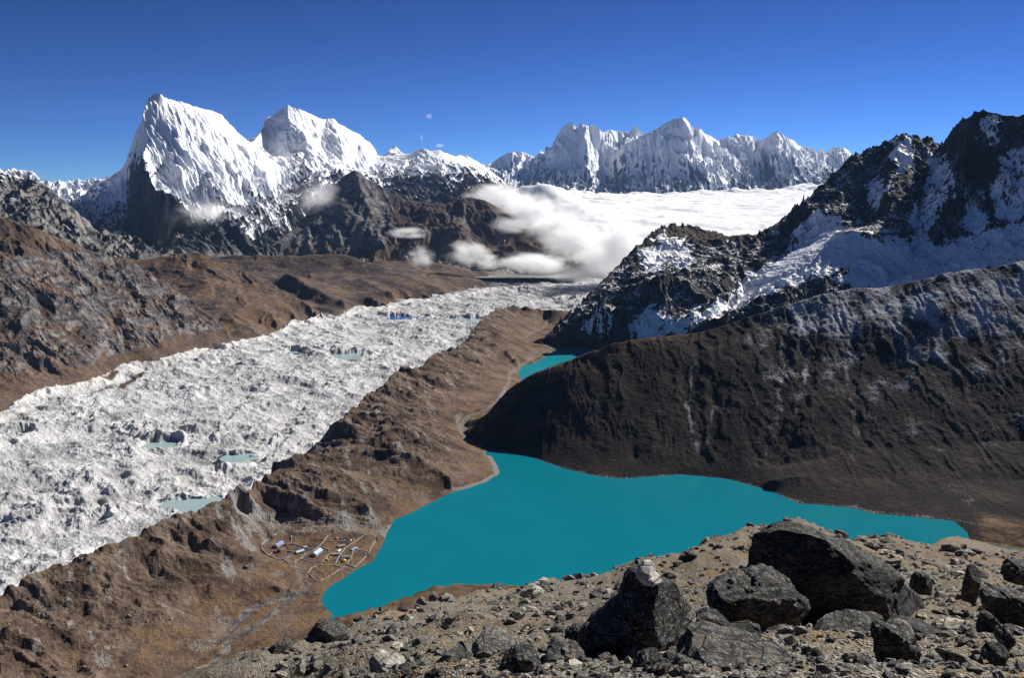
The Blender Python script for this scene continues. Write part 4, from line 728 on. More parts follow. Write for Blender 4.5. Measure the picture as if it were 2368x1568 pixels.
# ------------------------------------------------------------------ cloud filling the lower valley
t = NT('cloud_white'); p = t.pos(); n1 = t.noise(p, 0.0015, 6, 0.6); n2 = t.noise(p, 0.008, 5, 0.6)
MAT['cloud'] = t.done(t.mix(n1, (0.9, 0.91, 0.93), (0.97, 0.97, 0.97)), 1.0, t.bump(n2, 0.1, 20), 0.0)
cl = [LY(D, [(1000, 430, 18000), (1080, 440, 18000), (1250, 440, 18000), (1340, 449, 18000), (1500, 453, 18000), (1640, 448, 18000), (1760, 441, 18000), (1860, 430, 18000), (2060, 425, 18000)]), LY(D, [(1120, 450, 12500), (1170, 443, 11500), (1220, 432, 11000), (1255, 420, 11000), (1290, 430, 11000), (1330, 450, 11500)]),
      LY(D, [(1200, 480, 11200), (1350, 485, 11500), (1500, 492, 11500), (1800, 492, 11500), (2060, 490, 11500)]), LY(D, [(1200, 545, 8900), (1300, 560, 8700), (1500, 575, 8500), (1700, 570, 8500), (2060, 560, 8500)]), LY(D, [(1000, 640, 8000), (1300, 660, 7900), (1500, 680, 7800), (2060, 680, 7800)]), LY(D, [(1000, 520, 9500), (1000, 500, 11000)])]
def cl_fn(X, Y, Z, w):
    wx = fbm(X / 900, Y / 900, 3) * 300
    Z = Z + (np.abs(fbm((X + wx) / 1300, (Y - wx) / 1300, 4, 0.55)) - 0.3) * 55 * smooth(Y, 18500, 16500) + np.abs(fbm(X / 300, Y / 300, 3, 0.5, 3)) * 10 + smooth(Y, 15500, 17500) * np.maximum(fbm(X / 520, Y / 900, 4, 0.55, 6), -0.1) * 75
    return Z, M4(np.zeros_like(Z))
o = patch('cloud_sea', (1000, 2060), 384, [(0, 7800), (1, 18600)], 224, cl, cl_fn, MAT['cloud'], 6, 'bright white sea of cloud filling the lower valley', kind='stuff')
def mat_mist(name, dens, nz, thr):
    t = NT(name); q = t.obj(); ln = t.n('ShaderNodeVectorMath', operation='LENGTH'); t.put(ln.inputs[0], q)
    oi = t.n('ShaderNodeObjectInfo'); off_ = t.n('ShaderNodeVectorMath', operation='ADD'); t.put(off_.inputs[0], q); t.put(off_.inputs[1], oi.outputs['Location'])
    n = t.noise(off_.outputs[0], nz, 5, 0.6, 0.3)
    r = t.ma('SUBTRACT', 1.0, ln.outputs['Value'], clamp=True)
    d = t.ma('ADD', t.ma('MULTIPLY', r, 0.9), t.ma('MULTIPLY', t.ma('SUBTRACT', n, thr), 3.2), clamp=True)
    d = t.ma('MULTIPLY', t.ma('MULTIPLY', d, t.ma('MULTIPLY', r, 2.0, clamp=True)), dens)
    v = t.n('ShaderNodeVolumePrincipled'); v.inputs['Color'].default_value = (1, 1, 1, 1); t.put(v.inputs['Density'], d); v.inputs['Anisotropy'].default_value = 0.45
    t.t.links.new(v.outputs[0], t.out.inputs['Volume']); return t.m
MAT['mist'] = mat_mist('cloud_mist', 0.02, 1.7, 0.5); MAT['mist_thin'] = mat_mist('thin_mist', 0.009, 1.4, 0.5)
import bmesh
def ico(sub):
    bm = bmesh.new(); bmesh.ops.create_icosphere(bm, subdivisions=sub, radius=1); bm.verts.ensure_lookup_table()
    V = np.array([v.co[:] for v in bm.verts]); Fc = np.array([[v.index for v in f.verts] for f in bm.faces]); bm.free(); return V, Fc
IC = {k: ico(k) for k in (1, 2, 3, 4, 5)}
ball = {k: mesh_np('cloud', *IC[3], MAT[k]) for k in ('mist', 'mist_thin')}
CLOUDS = [(738, 460, 8000, 52, 42, 'mist_thin', 'thin wisp of cloud drifting across the pointed dark foothill'), (945, 538, 7350, 48, 13, 'mist', 'small flat lens shaped cloud over the brown foothill spur'), (975, 594, 6750, 30, 26, 'mist', 'small round puff of cloud left of the other low clouds'),
          (1085, 585, 6700, 48, 32, 'mist', 'pair of white puffs floating low over the rolling brown hills'), (1130, 606, 6650, 36, 20, 'mist', 'ragged cloud scrap below the white puffs'), (1235, 608, 6650, 85, 26, 'mist', 'long low cloud bank between the puffs and the fog'),
          (1190, 520, 7700, 55, 20, 'mist_thin', 'faint cloud shreds on the dark flank beside the cloud sea'), (1395, 600, 6500, 80, 50, 'mist', 'thick fog rolling up the valley beside the dark mountain'), (1330, 560, 7200, 75, 40, 'mist', 'ragged front edge of the cloud sea'), (1440, 570, 6400, 80, 60, 'mist', 'dense fog bank against the snowy mountain shoulder'),
          (1330, 635, 6300, 70, 18, 'mist_thin', 'thin veil of fog hanging over the valley floor'), (485, 500, 7750, 95, 36, 'mist_thin', 'pale mist lying in the snowy cirque below the tallest peak'), (1150, 455, 8700, 70, 30, 'mist', 'cloud tongue spilling over the dark saddle'), (1220, 490, 8300, 70, 36, 'mist', 'billowing cloud along the near left edge of the cloud sea'), (1290, 530, 8000, 70, 40, 'mist', 'bulging cloud below the left edge of the cloud sea'),
          (992, 268, 16000, 9, 6, 'mist_thin', 'tiny cloud fleck in the blue sky, highest of three'), (975, 318, 16000, 5, 9, 'mist_thin', 'tiny upright cloud fleck in the blue sky, middle of three'), (1018, 336, 16000, 11, 5, 'mist_thin', 'tiny cloud fleck just above the snowy ridge')]
for x, y, Yd, rx, rz, m, lab in CLOUDS:
    c = PY((x, y), Yd); k = Yd / F
    o = link(bpy.data.objects.new('cloud', ball[m])); o.location = c; o.scale = (rx * k * 1.25, rx * k * 0.8, rz * k * 1.25); tag(o, lab, 'cloud', 'drifting clouds')
# ------------------------------------------------------------------ stones
def n3(P, f, s):
    return (gn(P[:, 0] * f + s, P[:, 1] * f - s) + gn(P[:, 1] * f + 2 * s, P[:, 2] * f + s) + gn(P[:, 2] * f - s, P[:, 0] * f + 3 * s)) / 1.7
def facet(P, r, n, lo=0.62, hi=0.9):
    for _ in range(n):
        d = r.normal(size=3); d /= np.linalg.norm(d); e = (P @ d); m = e.max() * r.uniform(lo, hi)
        P = P - np.maximum(e - m, 0)[:, None] * d * 0.96
    return P
def mat_rock(name, a, b, c, lich, scale=1.0, vary=1.0):
    t = NT(name); q = t.obj() if scale < 0 else t.pos(); k = abs(scale)
    n1 = t.noise(q, 1.3 * k, 6, 0.68); n2 = t.noise(t.map(q, (1, 1, 3.2), (0.5, 0.3, 0.2)), 7 * k, 5, 0.72); n3_ = t.noise(q, 40 * k, 3, 0.7); ge = t.n('ShaderNodeNewGeometry')
    col = t.ramp(t.ma('ADD', t.ma('MULTIPLY', n1, 0.45), t.ma('MULTIPLY', n2, 0.55)), [(0.38, a), (0.5, b), (0.62, c)])
    col = t.mix(t.ma('MULTIPLY', t.step(n3_, 0.55, 0.66), t.step(n2, 0.4, 0.56)), col, lich); col = t.mix(t.ma('MULTIPLY', t.step(n1, 0.58, 0.66), t.step(n2, 0.5, 0.6)), col, (0.2, 0.13, 0.045))
    ck = t.voro(t.map(q, (1, 1, 1.8), (0.3, 0.2, 0)), 2.6 * k, 'DISTANCE_TO_EDGE'); ckf = t.step(ck.outputs['Distance'], 0.0, 0.035); col = t.mix(ckf, tuple(0.5 * v_ for v_ in a), col)
    oi = t.n('ShaderNodeObjectInfo'); rnd = t.ma('FRACT', t.ma('ADD', oi.outputs['Random'], ge.outputs['Random Per Island'])); col = t.mix(1.0, col, t.ramp(rnd, [(0, (1 - .5 * vary, 1 - .5 * vary, 1 - .48 * vary)), (0.55, (1, 0.97, 0.92)), (0.85, (1 + .5 * vary, 1 + .42 * vary, 1 + .3 * vary)), (1, (1 + 1.3 * vary, 1 + 1.2 * vary, 1 + vary))]), 'MULTIPLY')
    return t.done(col, 0.9, t.bump(t.ma('ADD', t.ma('ADD', n2, t.ma('MULTIPLY', n3_, 0.4)), t.ma('MULTIPLY', ckf, 0.25)), 0.9, 0.1), 0.25)
MAT['rock'] = mat_rock('dark_schist', (0.01, 0.01, 0.011), (0.042, 0.041, 0.04), (0.17, 0.165, 0.155), (0.45, 0.45, 0.42), 1.0, 0.2)
MAT['stone'] = mat_rock('grey_schist', (0.055, 0.055, 0.054), (0.18, 0.175, 0.165), (0.4, 0.385, 0.35), (0.5, 0.5, 0.45))
MAT['pale'] = mat_rock('pale_granite', (0.5, 0.46, 0.42), (0.66, 0.61, 0.56), (0.76, 0.72, 0.68), (0.3, 0.25, 0.15), 1.0, 0.2)
def hero(name, label, c, outl, Yd, thick, lean=0.0, seed=1, mat='rock', nf=9, rough=0.05, sub=5, box=0.62, group=None, cuts=()):
    r = np.random.RandomState(seed)
    q = np.array([PY(c(*p_), Yd) for p_ in outl])[:, [0, 2]]; ctr = np.array([(q[:, 0].min() + q[:, 0].max()) / 2, (q[:, 1].min() + q[:, 1].max()) / 2])
    ang = np.arctan2(q[:, 1] - ctr[1], q[:, 0] - ctr[0]); rad = np.hypot(q[:, 0] - ctr[0], q[:, 1] - ctr[1]); od = np.argsort(ang); ang, rad = ang[od], rad[od]
    # resample the outline along its straight edges
    aa, rr = [], []
    for k in range(len(ang)):
        a0, r0 = ang[k], rad[k]; a1, r1 = ang[(k + 1) % len(ang)], rad[(k + 1) % len(ang)]
        p0 = np.array([r0 * np.cos(a0), r0 * np.sin(a0)]); p1 = np.array([r1 * np.cos(a1), r1 * np.sin(a1)])
        for w_ in np.linspace(0, 1, 8)[:-1]:
            pp = p0 + (p1 - p0) * w_; aa.append(np.arctan2(pp[1], pp[0])); rr.append(np.hypot(*pp))
    aa, rr = np.array(aa), np.array(rr); od = np.argsort(aa); aa, rr = aa[od], rr[od]
    V, Fc = IC[sub]; size = rad.mean()
    ph = np.arctan2(V[:, 2], V[:, 0]); rho = np.hypot(V[:, 0], V[:, 2]) ** box
    R_ = np.interp(ph, np.r_[aa - 2 * np.pi, aa, aa + 2 * np.pi], np.r_[rr, rr, rr])
    P = np.stack([R_ * rho * np.cos(ph), thick * np.sign(V[:, 1]) * np.abs(V[:, 1]) ** 0.8, R_ * rho * np.sin(ph)], -1)
    P[:, 1] += lean * P[:, 2]
    for (nx, ny, nz_, fr) in cuts:
        d = np.array([nx, ny, nz_]) / math.sqrt(nx * nx + ny * ny + nz_ * nz_); e = P @ d; P = P - np.maximum(e - e.max() * fr, 0)[:, None] * d * 0.97
    P = P / size
    for _ in range(nf + 6):
        d = np.array([r.normal() * 0.75, -1.0, r.normal() * 0.6 + 0.1]); d /= np.linalg.norm(d); e = P @ d; P = P - np.maximum(e - e.max() * r.uniform(0.62, 0.93), 0)[:, None] * d * 0.97
    P = P * size
    nn = n3(P / size, 1.6, seed) * rough * 1.2 - np.abs(n3(P / size * np.array([1, 1, 1.7]), 2.6, seed + 9)) * rough * 1.6 + n3(P / size * np.array([1, 1, 1.6]), 5, seed + 3) * rough * 0.9 - np.abs(n3(P / size, 9, seed + 4)) * rough * 0.5 + n3(P / size, 20, seed + 5) * rough * 0.25
    P = P * (1 + nn)[:, None]
    me = mesh_np(name, P, Fc, MAT[mat], None, False)
    o = link(bpy.data.objects.new(name, me)); o.location = (ctr[0], Yd, ctr[1]); tag(o, label, 'boulder' if 'stone' not in name else 'stone', group); return o
hero('boulder', 'huge dark boulder with a black shaded face and sloping lit top', Y5, [(180, 620), (178, 450), (250, 350), (330, 285), (460, 218), (540, 182), (640, 190), (760, 205), (840, 210), (960, 275), (1120, 318), (1225, 380), (1340, 410), (1400, 490), (1440, 560), (1560, 640), (1760, 780), (1700, 900), (1400, 900), (750, 920), (300, 760)], 17.5, 1.25, 0.35, 3, nf=7, rough=0.05, cuts=[(0.42, -0.35, 0.85, 0.88), (-0.5, -0.85, -0.1, 0.7), (0.3, -0.7, 0.65, 0.7)])
hero('boulder', 'upright dark tapering boulder carrying a small cairn', Y4, [(560, 1420), (760, 1010), (900, 890), (1050, 740), (1125, 590), (1190, 548), (1390, 575), (1560, 650), (1640, 790), (1730, 900), (1770, 1090), (1700, 1250), (1480, 1420)], 10.2, 0.6, 0.2, 8, nf=6, rough=0.05, cuts=[(0.75, -0.6, 0.28, 0.5), (-0.55, -0.8, 0.1, 0.6)])
hero('flat_stone', 'flat pale slab lying on the upright boulder under a lump of stone', Y4, [(1195, 545), (1225, 522), (1290, 538), (1390, 530), (1400, 560), (1330, 592), (1240, 585)], 10.0, 0.2, 0, 5, 'pale', 2, 0.02, 4, cuts=[(0.35, -0.45, 0.82, 0.5)])
hero('cairn_stone', 'pale lump of stone balanced on top of the cairn slab', Y4, [(1185, 530), (1200, 470), (1260, 415), (1310, 405), (1365, 440), (1385, 500), (1380, 536), (1290, 542)], 10.05, 0.15, 0, 6, 'pale', 2, 0.03, 4, cuts=[(0.85, -0.4, 0.3, 0.3), (0.4, -0.35, 0.84, 0.6)])
hero('boulder', 'low dark slab lying just left of the huge boulder', Y5, [(-60, 700), (0, 610), (120, 580), (360, 535), (480, 545), (600, 600), (700, 690), (780, 760), (760, 850), (600, 960), (200, 960), (-60, 900)], 14.6, 0.9, 0.7, 9, nf=6, rough=0.07, cuts=[(0.15, -0.4, 0.9, 0.75), (0.1, -0.9, 0.1, 0.6)])
hero('standing_stone', 'narrow standing stone leaning on the bare slope right of the huge boulder', Y5, [(1890, 690), (1905, 590), (1935, 480), (1960, 415), (2010, 410), (2045, 460), (2030, 560), (2000, 640), (1975, 700)], 18.2, 0.22, 0.05, 11, nf=7, rough=0.05)
hero('boulder', 'small rounded dark boulder between the huge boulder and standing stone', Y5, [(1505, 610), (1520, 520), (1570, 478), (1640, 490), (1665, 560), (1640, 640), (1540, 650)], 19, 0.35, 0.1, 12, nf=8, rough=0.06, sub=4)
hero('boulder', 'dark boulder cut by the right edge of the picture', Y5, [(2225, 530), (2260, 440), (2300, 405), (2380, 400), (2480, 420), (2500, 530), (2380, 560)], 24, 0.7, 0.1, 13, nf=8, rough=0.07, sub=4)
hero('boulder', 'dark pointed boulder low on the right with pale lit side', Y5, [(2020, 970), (2040, 880), (2080, 800), (2120, 790), (2180, 850), (2200, 930), (2180, 990)], 12, 0.25, 0.2, 14, nf=7, rough=0.06, sub=4)
hero('boulder', 'low wide dark boulder behind the pointed one on the right', Y5, [(2080, 700), (2120, 650), (2250, 630), (2350, 640), (2440, 680), (2440, 880), (2250, 900), (2100, 800)], 15, 0.5, 0.5, 15, nf=7, rough=0.07, sub=4)
hero('boulder', 'blocky grey boulder in the lower right with a black left side', Y5, [(1230, 1130), (1240, 1000), (1260, 920), (1330, 905), (1420, 950), (1530, 970), (1570, 1060), (1540, 1150), (1380, 1210), (1260, 1190)], 9.2, 0.35, 0.4, 16, nf=7, rough=0.07)
hero('boulder', 'dark wedge of rock beside the upright boulder', Y4, [(1730, 1170), (1780, 1060), (1900, 1010), (2050, 970), (2170, 940), (2240, 980), (2200, 1080), (2120, 1180), (1900, 1200)], 10.4, 0.3, 0.2, 17, nf=7, rough=0.05)
hero('boulder', 'broad grey slab along the bottom edge right of the upright boulder', Y4, [(1480, 1420), (1560, 1250), (1690, 1140), (1900, 1160), (2200, 1200), (2500, 1290), (2700, 1380), (2700, 1500), (1500, 1500)], 8.2, 0.75, 0.9, 18, nf=6, rough=0.07)
hero('boulder', 'dark lump of rock at the foot of the upright boulder', Y4, [(1120, 1400), (1180, 1280), (1280, 1210), (1390, 1200), (1450, 1290), (1470, 1400), (1300, 1450)], 8.6, 0.3, 0.3, 19, nf=8, rough=0.06)
hero('boulder', 'dark squat boulder left of the upright boulder', Y4, [(590, 1130), (600, 1040), (680, 985), (800, 985), (870, 1010), (1000, 1060), (900, 1130), (700, 1150)], 11, 0.35, 0.5, 20, nf=8, rough=0.06)
hero('boulder', 'black boulder with a thin lit ridge at the bottom edge', Y4, [(0, 1420), (100, 1240), (200, 1170), (330, 1160), (400, 1230), (430, 1360), (300, 1450)], 9.2, 0.35, 0.3, 21, nf=7, rough=0.06)
hero('boulder', 'grey boulder with a dark underside left of the bottom black boulder', Y4, [(-180, 1160), (-120, 1110), (0, 1080), (150, 1100), (190, 1160), (60, 1220), (-120, 1230)], 12, 0.5, 0.7, 22, 'stone', nf=7, rough=0.06)
hero('pale_stone', 'smooth pale stone lying at the bottom edge', Y4, [(585, 1300), (640, 1255), (700, 1250), (770, 1290), (760, 1335), (660, 1340)], 9.0, 0.14, 0.4, 23, 'pale', 6, 0.03, 4)
hero('boulder', 'curved dark slab of rock in the lower middle right', Y5, [(340, 1080), (400, 980), (520, 940), (640, 945), (740, 1010), (760, 1060), (600, 1120), (420, 1120)], 11.5, 0.4, 0.4, 24, nf=7, rough=0.06)
hero('boulder', 'black boulder on the left rim of the slope', Y3, [(420, 920), (440, 880), (500, 830), (560, 805), (610, 820), (625, 870), (560, 920), (470, 940)], 23, 0.6, 0.2, 25, nf=8, rough=0.08, sub=4)
hero('stone_slab', 'pale tilted stone slab on the left part of the slope', Y3, [(1280, 785), (1290, 735), (1330, 690), (1365, 668), (1382, 690), (1350, 740), (1320, 785)], 22, 0.25, 0.2, 26, 'stone', 5, 0.05, 4)
hero('stone_slab', 'pale stone on the slope rim against the turquoise water', Y3, [(1615, 490), (1620, 450), (1650, 440), (1680, 460), (1680, 490)], 33, 0.35, 0.1, 27, 'stone', 6, 0.05, 4)
hero('stone_slab', 'smooth grey stone lying on the middle of the slope', Y3, [(2218, 610), (2240, 575), (2300, 550), (2325, 565), (2300, 605), (2250, 630)], 19, 0.2, 0.3, 28, 'stone', 6, 0.04, 4)
hero('boulder', 'grey boulder with a dark hollow beneath it left of centre', Y3, [(2010, 890), (2040, 840), (2120, 800), (2200, 805), (2250, 860), (2180, 920), (2060, 940)], 13.5, 0.4, 0.6, 29, 'stone', nf=7, rough=0.06)
hero('boulder', 'triangular grey boulder near the bottom of the left slope', Y3, [(645, 1010), (670, 960), (690, 940), (715, 985), (720, 1020), (680, 1030)], 17, 0.3, 0.1, 30, 'stone', nf=7, rough=0.06, sub=4)
for k, (cv, ol, yd, th, lab) in enumerate([(Y5, [(700, 960), (860, 880), (1100, 840), (1340, 860), (1420, 900), (1300, 940), (1000, 965), (820, 990)], 13.5, 0.5, 'low black ledge at the foot of the huge boulder'), (Y5, [(1340, 900), (1420, 870), (1560, 890), (1700, 920), (1800, 945), (1700, 975), (1540, 965), (1400, 945)], 12.8, 0.4, 'low dark ledge right of the foot of the huge boulder'),
        (Y5, [(2080, 1150), (2160, 1080), (2240, 1060), (2260, 1120), (2160, 1185)], 8.8, 0.25, 'small dark tilted rock near the lower right corner'), (Y5, [(2180, 1010), (2200, 950), (2250, 925), (2295, 970), (2280, 1030), (2220, 1070)], 9.8, 0.25, 'black rock just below the pointed boulder on the right'), (Y5, [(1060, 1225), (1120, 1180), (1230, 1180), (1270, 1225), (1180, 1260)], 8.0, 0.25, 'small dark rock left below the blocky grey boulder'),
        (Y4, [(430, 1250), (480, 1180), (600, 1150), (740, 1160), (800, 1280), (760, 1420), (480, 1430)], 9.6, 0.4, 'dark rock between the upright boulder and the pale stone'), (Y4, [(1680, 900), (1780, 860), (1900, 880), (2000, 960), (1960, 1010), (1800, 1040), (1720, 980)], 11.6, 0.4, 'dark ledge bridging the upright boulder and the low slab')]):
    hero('boulder', lab, cv, ol, yd, th, 0.4, 50 + k, nf=7, rough=0.08, sub=4)
# scattered stones: the larger ones one by one, the rest as scree
stones = []
for k in range(10):
    r = np.random.RandomState(100 + k); V, Fc = IC[3]
    P = facet(V * np.array([1, r.uniform(.6, .95), r.uniform(.3, .7)]), r, 11, 0.55, 0.85); P = P * (1 + 0.08 * n3(P, 2.5, k))[:, None]
    stones.append(mesh_np('stone', P, Fc, MAT['stone' if k % 3 else 'rock'], None, False))
rr = random.Random(5); taken = 0
def spot():
    while True:
        Yd = math.exp(rr.uniform(math.log(6.5), math.log(85))); u = rr.uniform(-0.3, 0.8); z = height('hillside', u * Yd, Yd)
        py = 784 + F * math.tan(math.atan2(ZC - z, Yd) - PITCH)
        if py < 1600: return u * Yd, Yd, z
for k in range(290):
    x, y, z = spot(); sz = min(0.06 * rr.paretovariate(1.7) * (0.5 + y / 22), 0.034 * y, 0.9)
    o = link(bpy.data.objects.new('stone', stones[k % 10])); o.location = (x, y, z + sz * 0.12); o.scale = (sz, sz * rr.uniform(.7, 1.2), sz); o.rotation_euler = (rr.uniform(-.5, .5), rr.uniform(-.5, .5), rr.uniform(0, 6.28))
    dk = (k % 10) % 3 == 0
    tag(o, 'loose dark angular stone lying on the foreground slope' if dk else 'loose light grey angular stone lying on the foreground slope', 'stone', 'loose dark stones on the foreground slope' if dk else 'loose grey stones on the foreground slope')
def scatter(name, pts, mat, label, sub=1, seed=0):
    """pts: (x, y, z, size) -> one mesh of small rough stones"""
    r = np.random.RandomState(seed); V, Fc = IC[sub]; A = np.array(pts); n = len(A); var = []
    for k in range(12):
        q = facet(V * np.array([1, r.uniform(.6, 1), r.uniform(.4, .8)]), r, 6, 0.5, 0.85); var.append(q)
    var = np.array(var); ang = r.rand(n) * 6.283; tl = r.uniform(-.6, .6, n); P = var[r.randint(0, 12, n)].copy()
    c, s_ = np.cos(tl)[:, None], np.sin(tl)[:, None]; y0, z0 = P[:, :, 1].copy(), P[:, :, 2].copy(); P[:, :, 1] = y0 * c - z0 * s_; P[:, :, 2] = y0 * s_ + z0 * c
    c, s_ = np.cos(ang)[:, None], np.sin(ang)[:, None]; x0, y0 = P[:, :, 0].copy(), P[:, :, 1].copy(); P[:, :, 0] = x0 * c - y0 * s_; P[:, :, 1] = x0 * s_ + y0 * c
    P = P * A[:, 3][:, None, None] + A[:, None, :3]
    Q = (Fc[None] + (np.arange(n) * len(V))[:, None, None]).reshape(-1, 3)
    o = link(bpy.data.objects.new(name, mesh_np(name, P.reshape(-1, 3), Q, mat, None, False))); return tag(o, label, kind='stuff')
pts = []
for k in range(10500):
    x, y, z = spot(); sz = min(0.025 * rr.paretovariate(1.8) * (0.5 + y / 16), 0.012 * y); pts.append((x, y, z + sz * 0.1, sz))
scatter('scree', pts, MAT['stone'], 'small loose stones and gravel strewn over the foreground slope')
# rocks strewn over the valley and the dark hill
pts = []
for k in range(2600):
    p_ = (rr.uniform(0, 1100), rr.uniform(780, 1560)); q = hit(p_, 'moraine_valley', 1000, 4600, 160)
    if q[2] > 3 and q[1] < 4300: sz = min(0.5 * rr.paretovariate(2.0), 4.0); pts.append((*q[:2], q[2], sz))
for k in range(1500):
    p_ = Y2(rr.uniform(0, 2050), rr.gauss(170, 70)); q = hit(p_, 'moraine_valley', 1300, 2600, 120); pts.append((*q, min(0.45 * rr.paretovariate(2.0), 2.6)))
scatter('valley_rocks', pts, MAT['stone'], 'pale rocks strewn over the moraine and around the village', 1, 3)
pts = []
for k in range(7000):
    x = rr.uniform(-60, 1500); y = rr.uniform(1750, 2430); z = height('dark_hill', x, y)
    if z > 4: pts.append((x, y, z, min(0.36 * rr.paretovariate(2.3), 3.0)))
scatter('hill_rocks', pts, MAT['stone'], 'pale rocks dotted over the dark hill', 1, 4)
print('stones', time.time() - T0)

# ------------------------------------------------------------------ village of stone lodges
def flat_mat(name, c, rough=0.8, var=0.25, sc=0.8, metal=0.0):
    t = NT(name); n = t.noise(t.pos(), sc, 4, 0.7); return t.done(t.mix(n, tuple(v * (1 - var) for v in c), tuple(v * (1 + var) for v in c)), rough, t.bump(n, 0.3, 0.1), 0.3, Metallic=metal)
MAT['wall'] = flat_mat('dry_stone', (0.36, 0.345, 0.325), 0.95, 0.5, 0.9); MAT['plaster'] = flat_mat('whitewash', (0.5, 0.47, 0.42), 0.9, 0.3)
MAT['roof_b'] = flat_mat('blue_tin', (0.16, 0.28, 0.5), 0.45); MAT['roof_l'] = flat_mat('pale_blue_tin', (0.42, 0.55, 0.68), 0.45); MAT['roof_m'] = flat_mat('maroon_tin', (0.16, 0.05, 0.055), 0.6); MAT['dark'] = flat_mat('dark_wood', (0.03, 0.025, 0.022))
for k, c in dict(yellow=(0.85, 0.5, 0.03), orange=(0.85, 0.3, 0.04), blue=(0.05, 0.13, 0.55), white=(0.75, 0.73, 0.68), green=(0.12, 0.3, 0.1), red=(0.5, 0.05, 0.05)).items(): MAT[k] = flat_mat(k + '_nylon', c, 0.6, 0.12)
def part(name, V, Fs, mat, parent):
    me = bpy.data.meshes.new(name); me.from_pydata(V, [], Fs); me.materials.append(mat); o = bpy.data.objects.new(name, me); return link(o, parent)
def box(x0, x1, y0, y1, z0, z1):
    return [(x, y, z) for z in (z0, z1) for y in (y0, y1) for x in (x0, x1)], [(0, 2, 3, 1), (4, 5, 7, 6), (0, 1, 5, 4), (1, 3, 7, 5), (3, 2, 6, 7), (2, 0, 4, 6)]
def house(c, a, b, width, h, roof, label, wins=3):
    A, B = hit(c(*a), 'moraine_valley', 1200, 2400), hit(c(*b), 'moraine_valley', 1200, 2400)
    L = math.hypot(B[0] - A[0], B[1] - A[1]) / 2; w = width / 2
    e = tag(link(bpy.data.objects.new('stone_lodge', None)), label, 'house', 'lodges of the lakeside village'); e.location = ((A[0] + B[0]) / 2, (A[1] + B[1]) / 2, min(A[2], B[2]) - 0.3); e.rotation_euler = (0, 0, math.atan2(B[1] - A[1], B[0] - A[0]))
    part('wall', *box(-L, L, -w, w, 0, h), MAT['plaster'], e)
    rz = h + width * 0.28; o_ = 0.5; t_ = 0.18
    V = [(-L - o_, -w - o_, h - 0.2), (L + o_, -w - o_, h - 0.2), (L + o_, 0, rz), (-L - o_, 0, rz), (-L - o_, w + o_, h - 0.2), (L + o_, w + o_, h - 0.2)]; V += [(x, y, z + t_) for x, y, z in V]
    part('roof', V, [(0, 3, 2, 1), (3, 4, 5, 2), (6, 7, 8, 9), (9, 8, 11, 10), (0, 1, 7, 6), (4, 10, 11, 5), (0, 6, 9, 3), (3, 9, 10, 4), (1, 2, 8, 7), (2, 5, 11, 8)], MAT[roof], e)
    part('gable', [(-L, -w, h), (-L, w, h), (-L, 0, rz - 0.1), (L, -w, h), (L, w, h), (L, 0, rz - 0.1)], [(0, 2, 1), (3, 4, 5)], MAT['plaster'], e)
    part('door', *box(-0.5, 0.5, -w - 0.06, -w + 0.02, 0, 2.0), MAT['dark'], e)
    for k in range(wins):
        x = -L + (k + 0.5) * 2 * L / wins
        if abs(x) < 1.2: x += 1.8
        wdw = part('window', *box(x - 0.55, x + 0.55, -w - 0.05, -w + 0.02, 1.0, 2.0), MAT['dark'], e); part('sill', *box(x - 0.7, x + 0.7, -w - 0.16, -w - 0.055, 0.86, 1.0), MAT['wall'], wdw)
    return e
house(Y2, (520, 490), (605, 430), 8, 3.6, 'roof_b', 'stone lodge with a blue tin roof at the left end of the village', 3)
house(Y2, (665, 462), (745, 440), 6, 3, 'roof_m', 'small lodge with a maroon roof behind the blue roofed lodge', 2)
house(Y2, (575, 545), (640, 515), 7, 3, 'roof_m', 'low lodge with a dark maroon roof below the blue roofed lodge', 2)
house(Y2, (800, 575), (900, 545), 7, 3, 'roof_l', 'long lodge with a pale blue roof in the middle of the village', 4)
house(Y2, (1045, 610), (1135, 535), 9, 4, 'roof_l', 'largest lodge, with a shining pale blue tin roof', 4)
house(Y2, (1380, 480), (1470, 470), 6, 2.6, 'wall', 'low stone hut with a stone roof at the back of the village', 2)
house(Y2, (1560, 530), (1620, 505), 5, 2.4, 'roof_b', 'small hut under a blue sheet near the lake side', 1)
house(Y2, (1375, 555), (1410, 535), 4, 2.4, 'white', 'tiny white roofed hut between two field walls', 1)
house(Y2, (510, 555), (560, 540), 5, 2.2, 'roof_m', 'lowest maroon roofed hut at the left corner of the village', 1)
house(Y2, (1285, 590), (1400, 585), 6, 2.8, 'wall', 'long low stone building behind the small yellow tents', 3)
house(Y2, (1430, 625), (1545, 622), 5, 2.6, 'wall', 'long low stone building just above the largest yellow tent', 3)
house(Y2, (640, 505), (690, 490), 5, 2.6, 'roof_m', 'maroon roofed shed squeezed between the blue and maroon lodges', 1)
house(Y2, (905, 500), (945, 490), 4.5, 2.4, 'roof_l', 'little pale roofed shed above the long pale blue roofed lodge', 1)
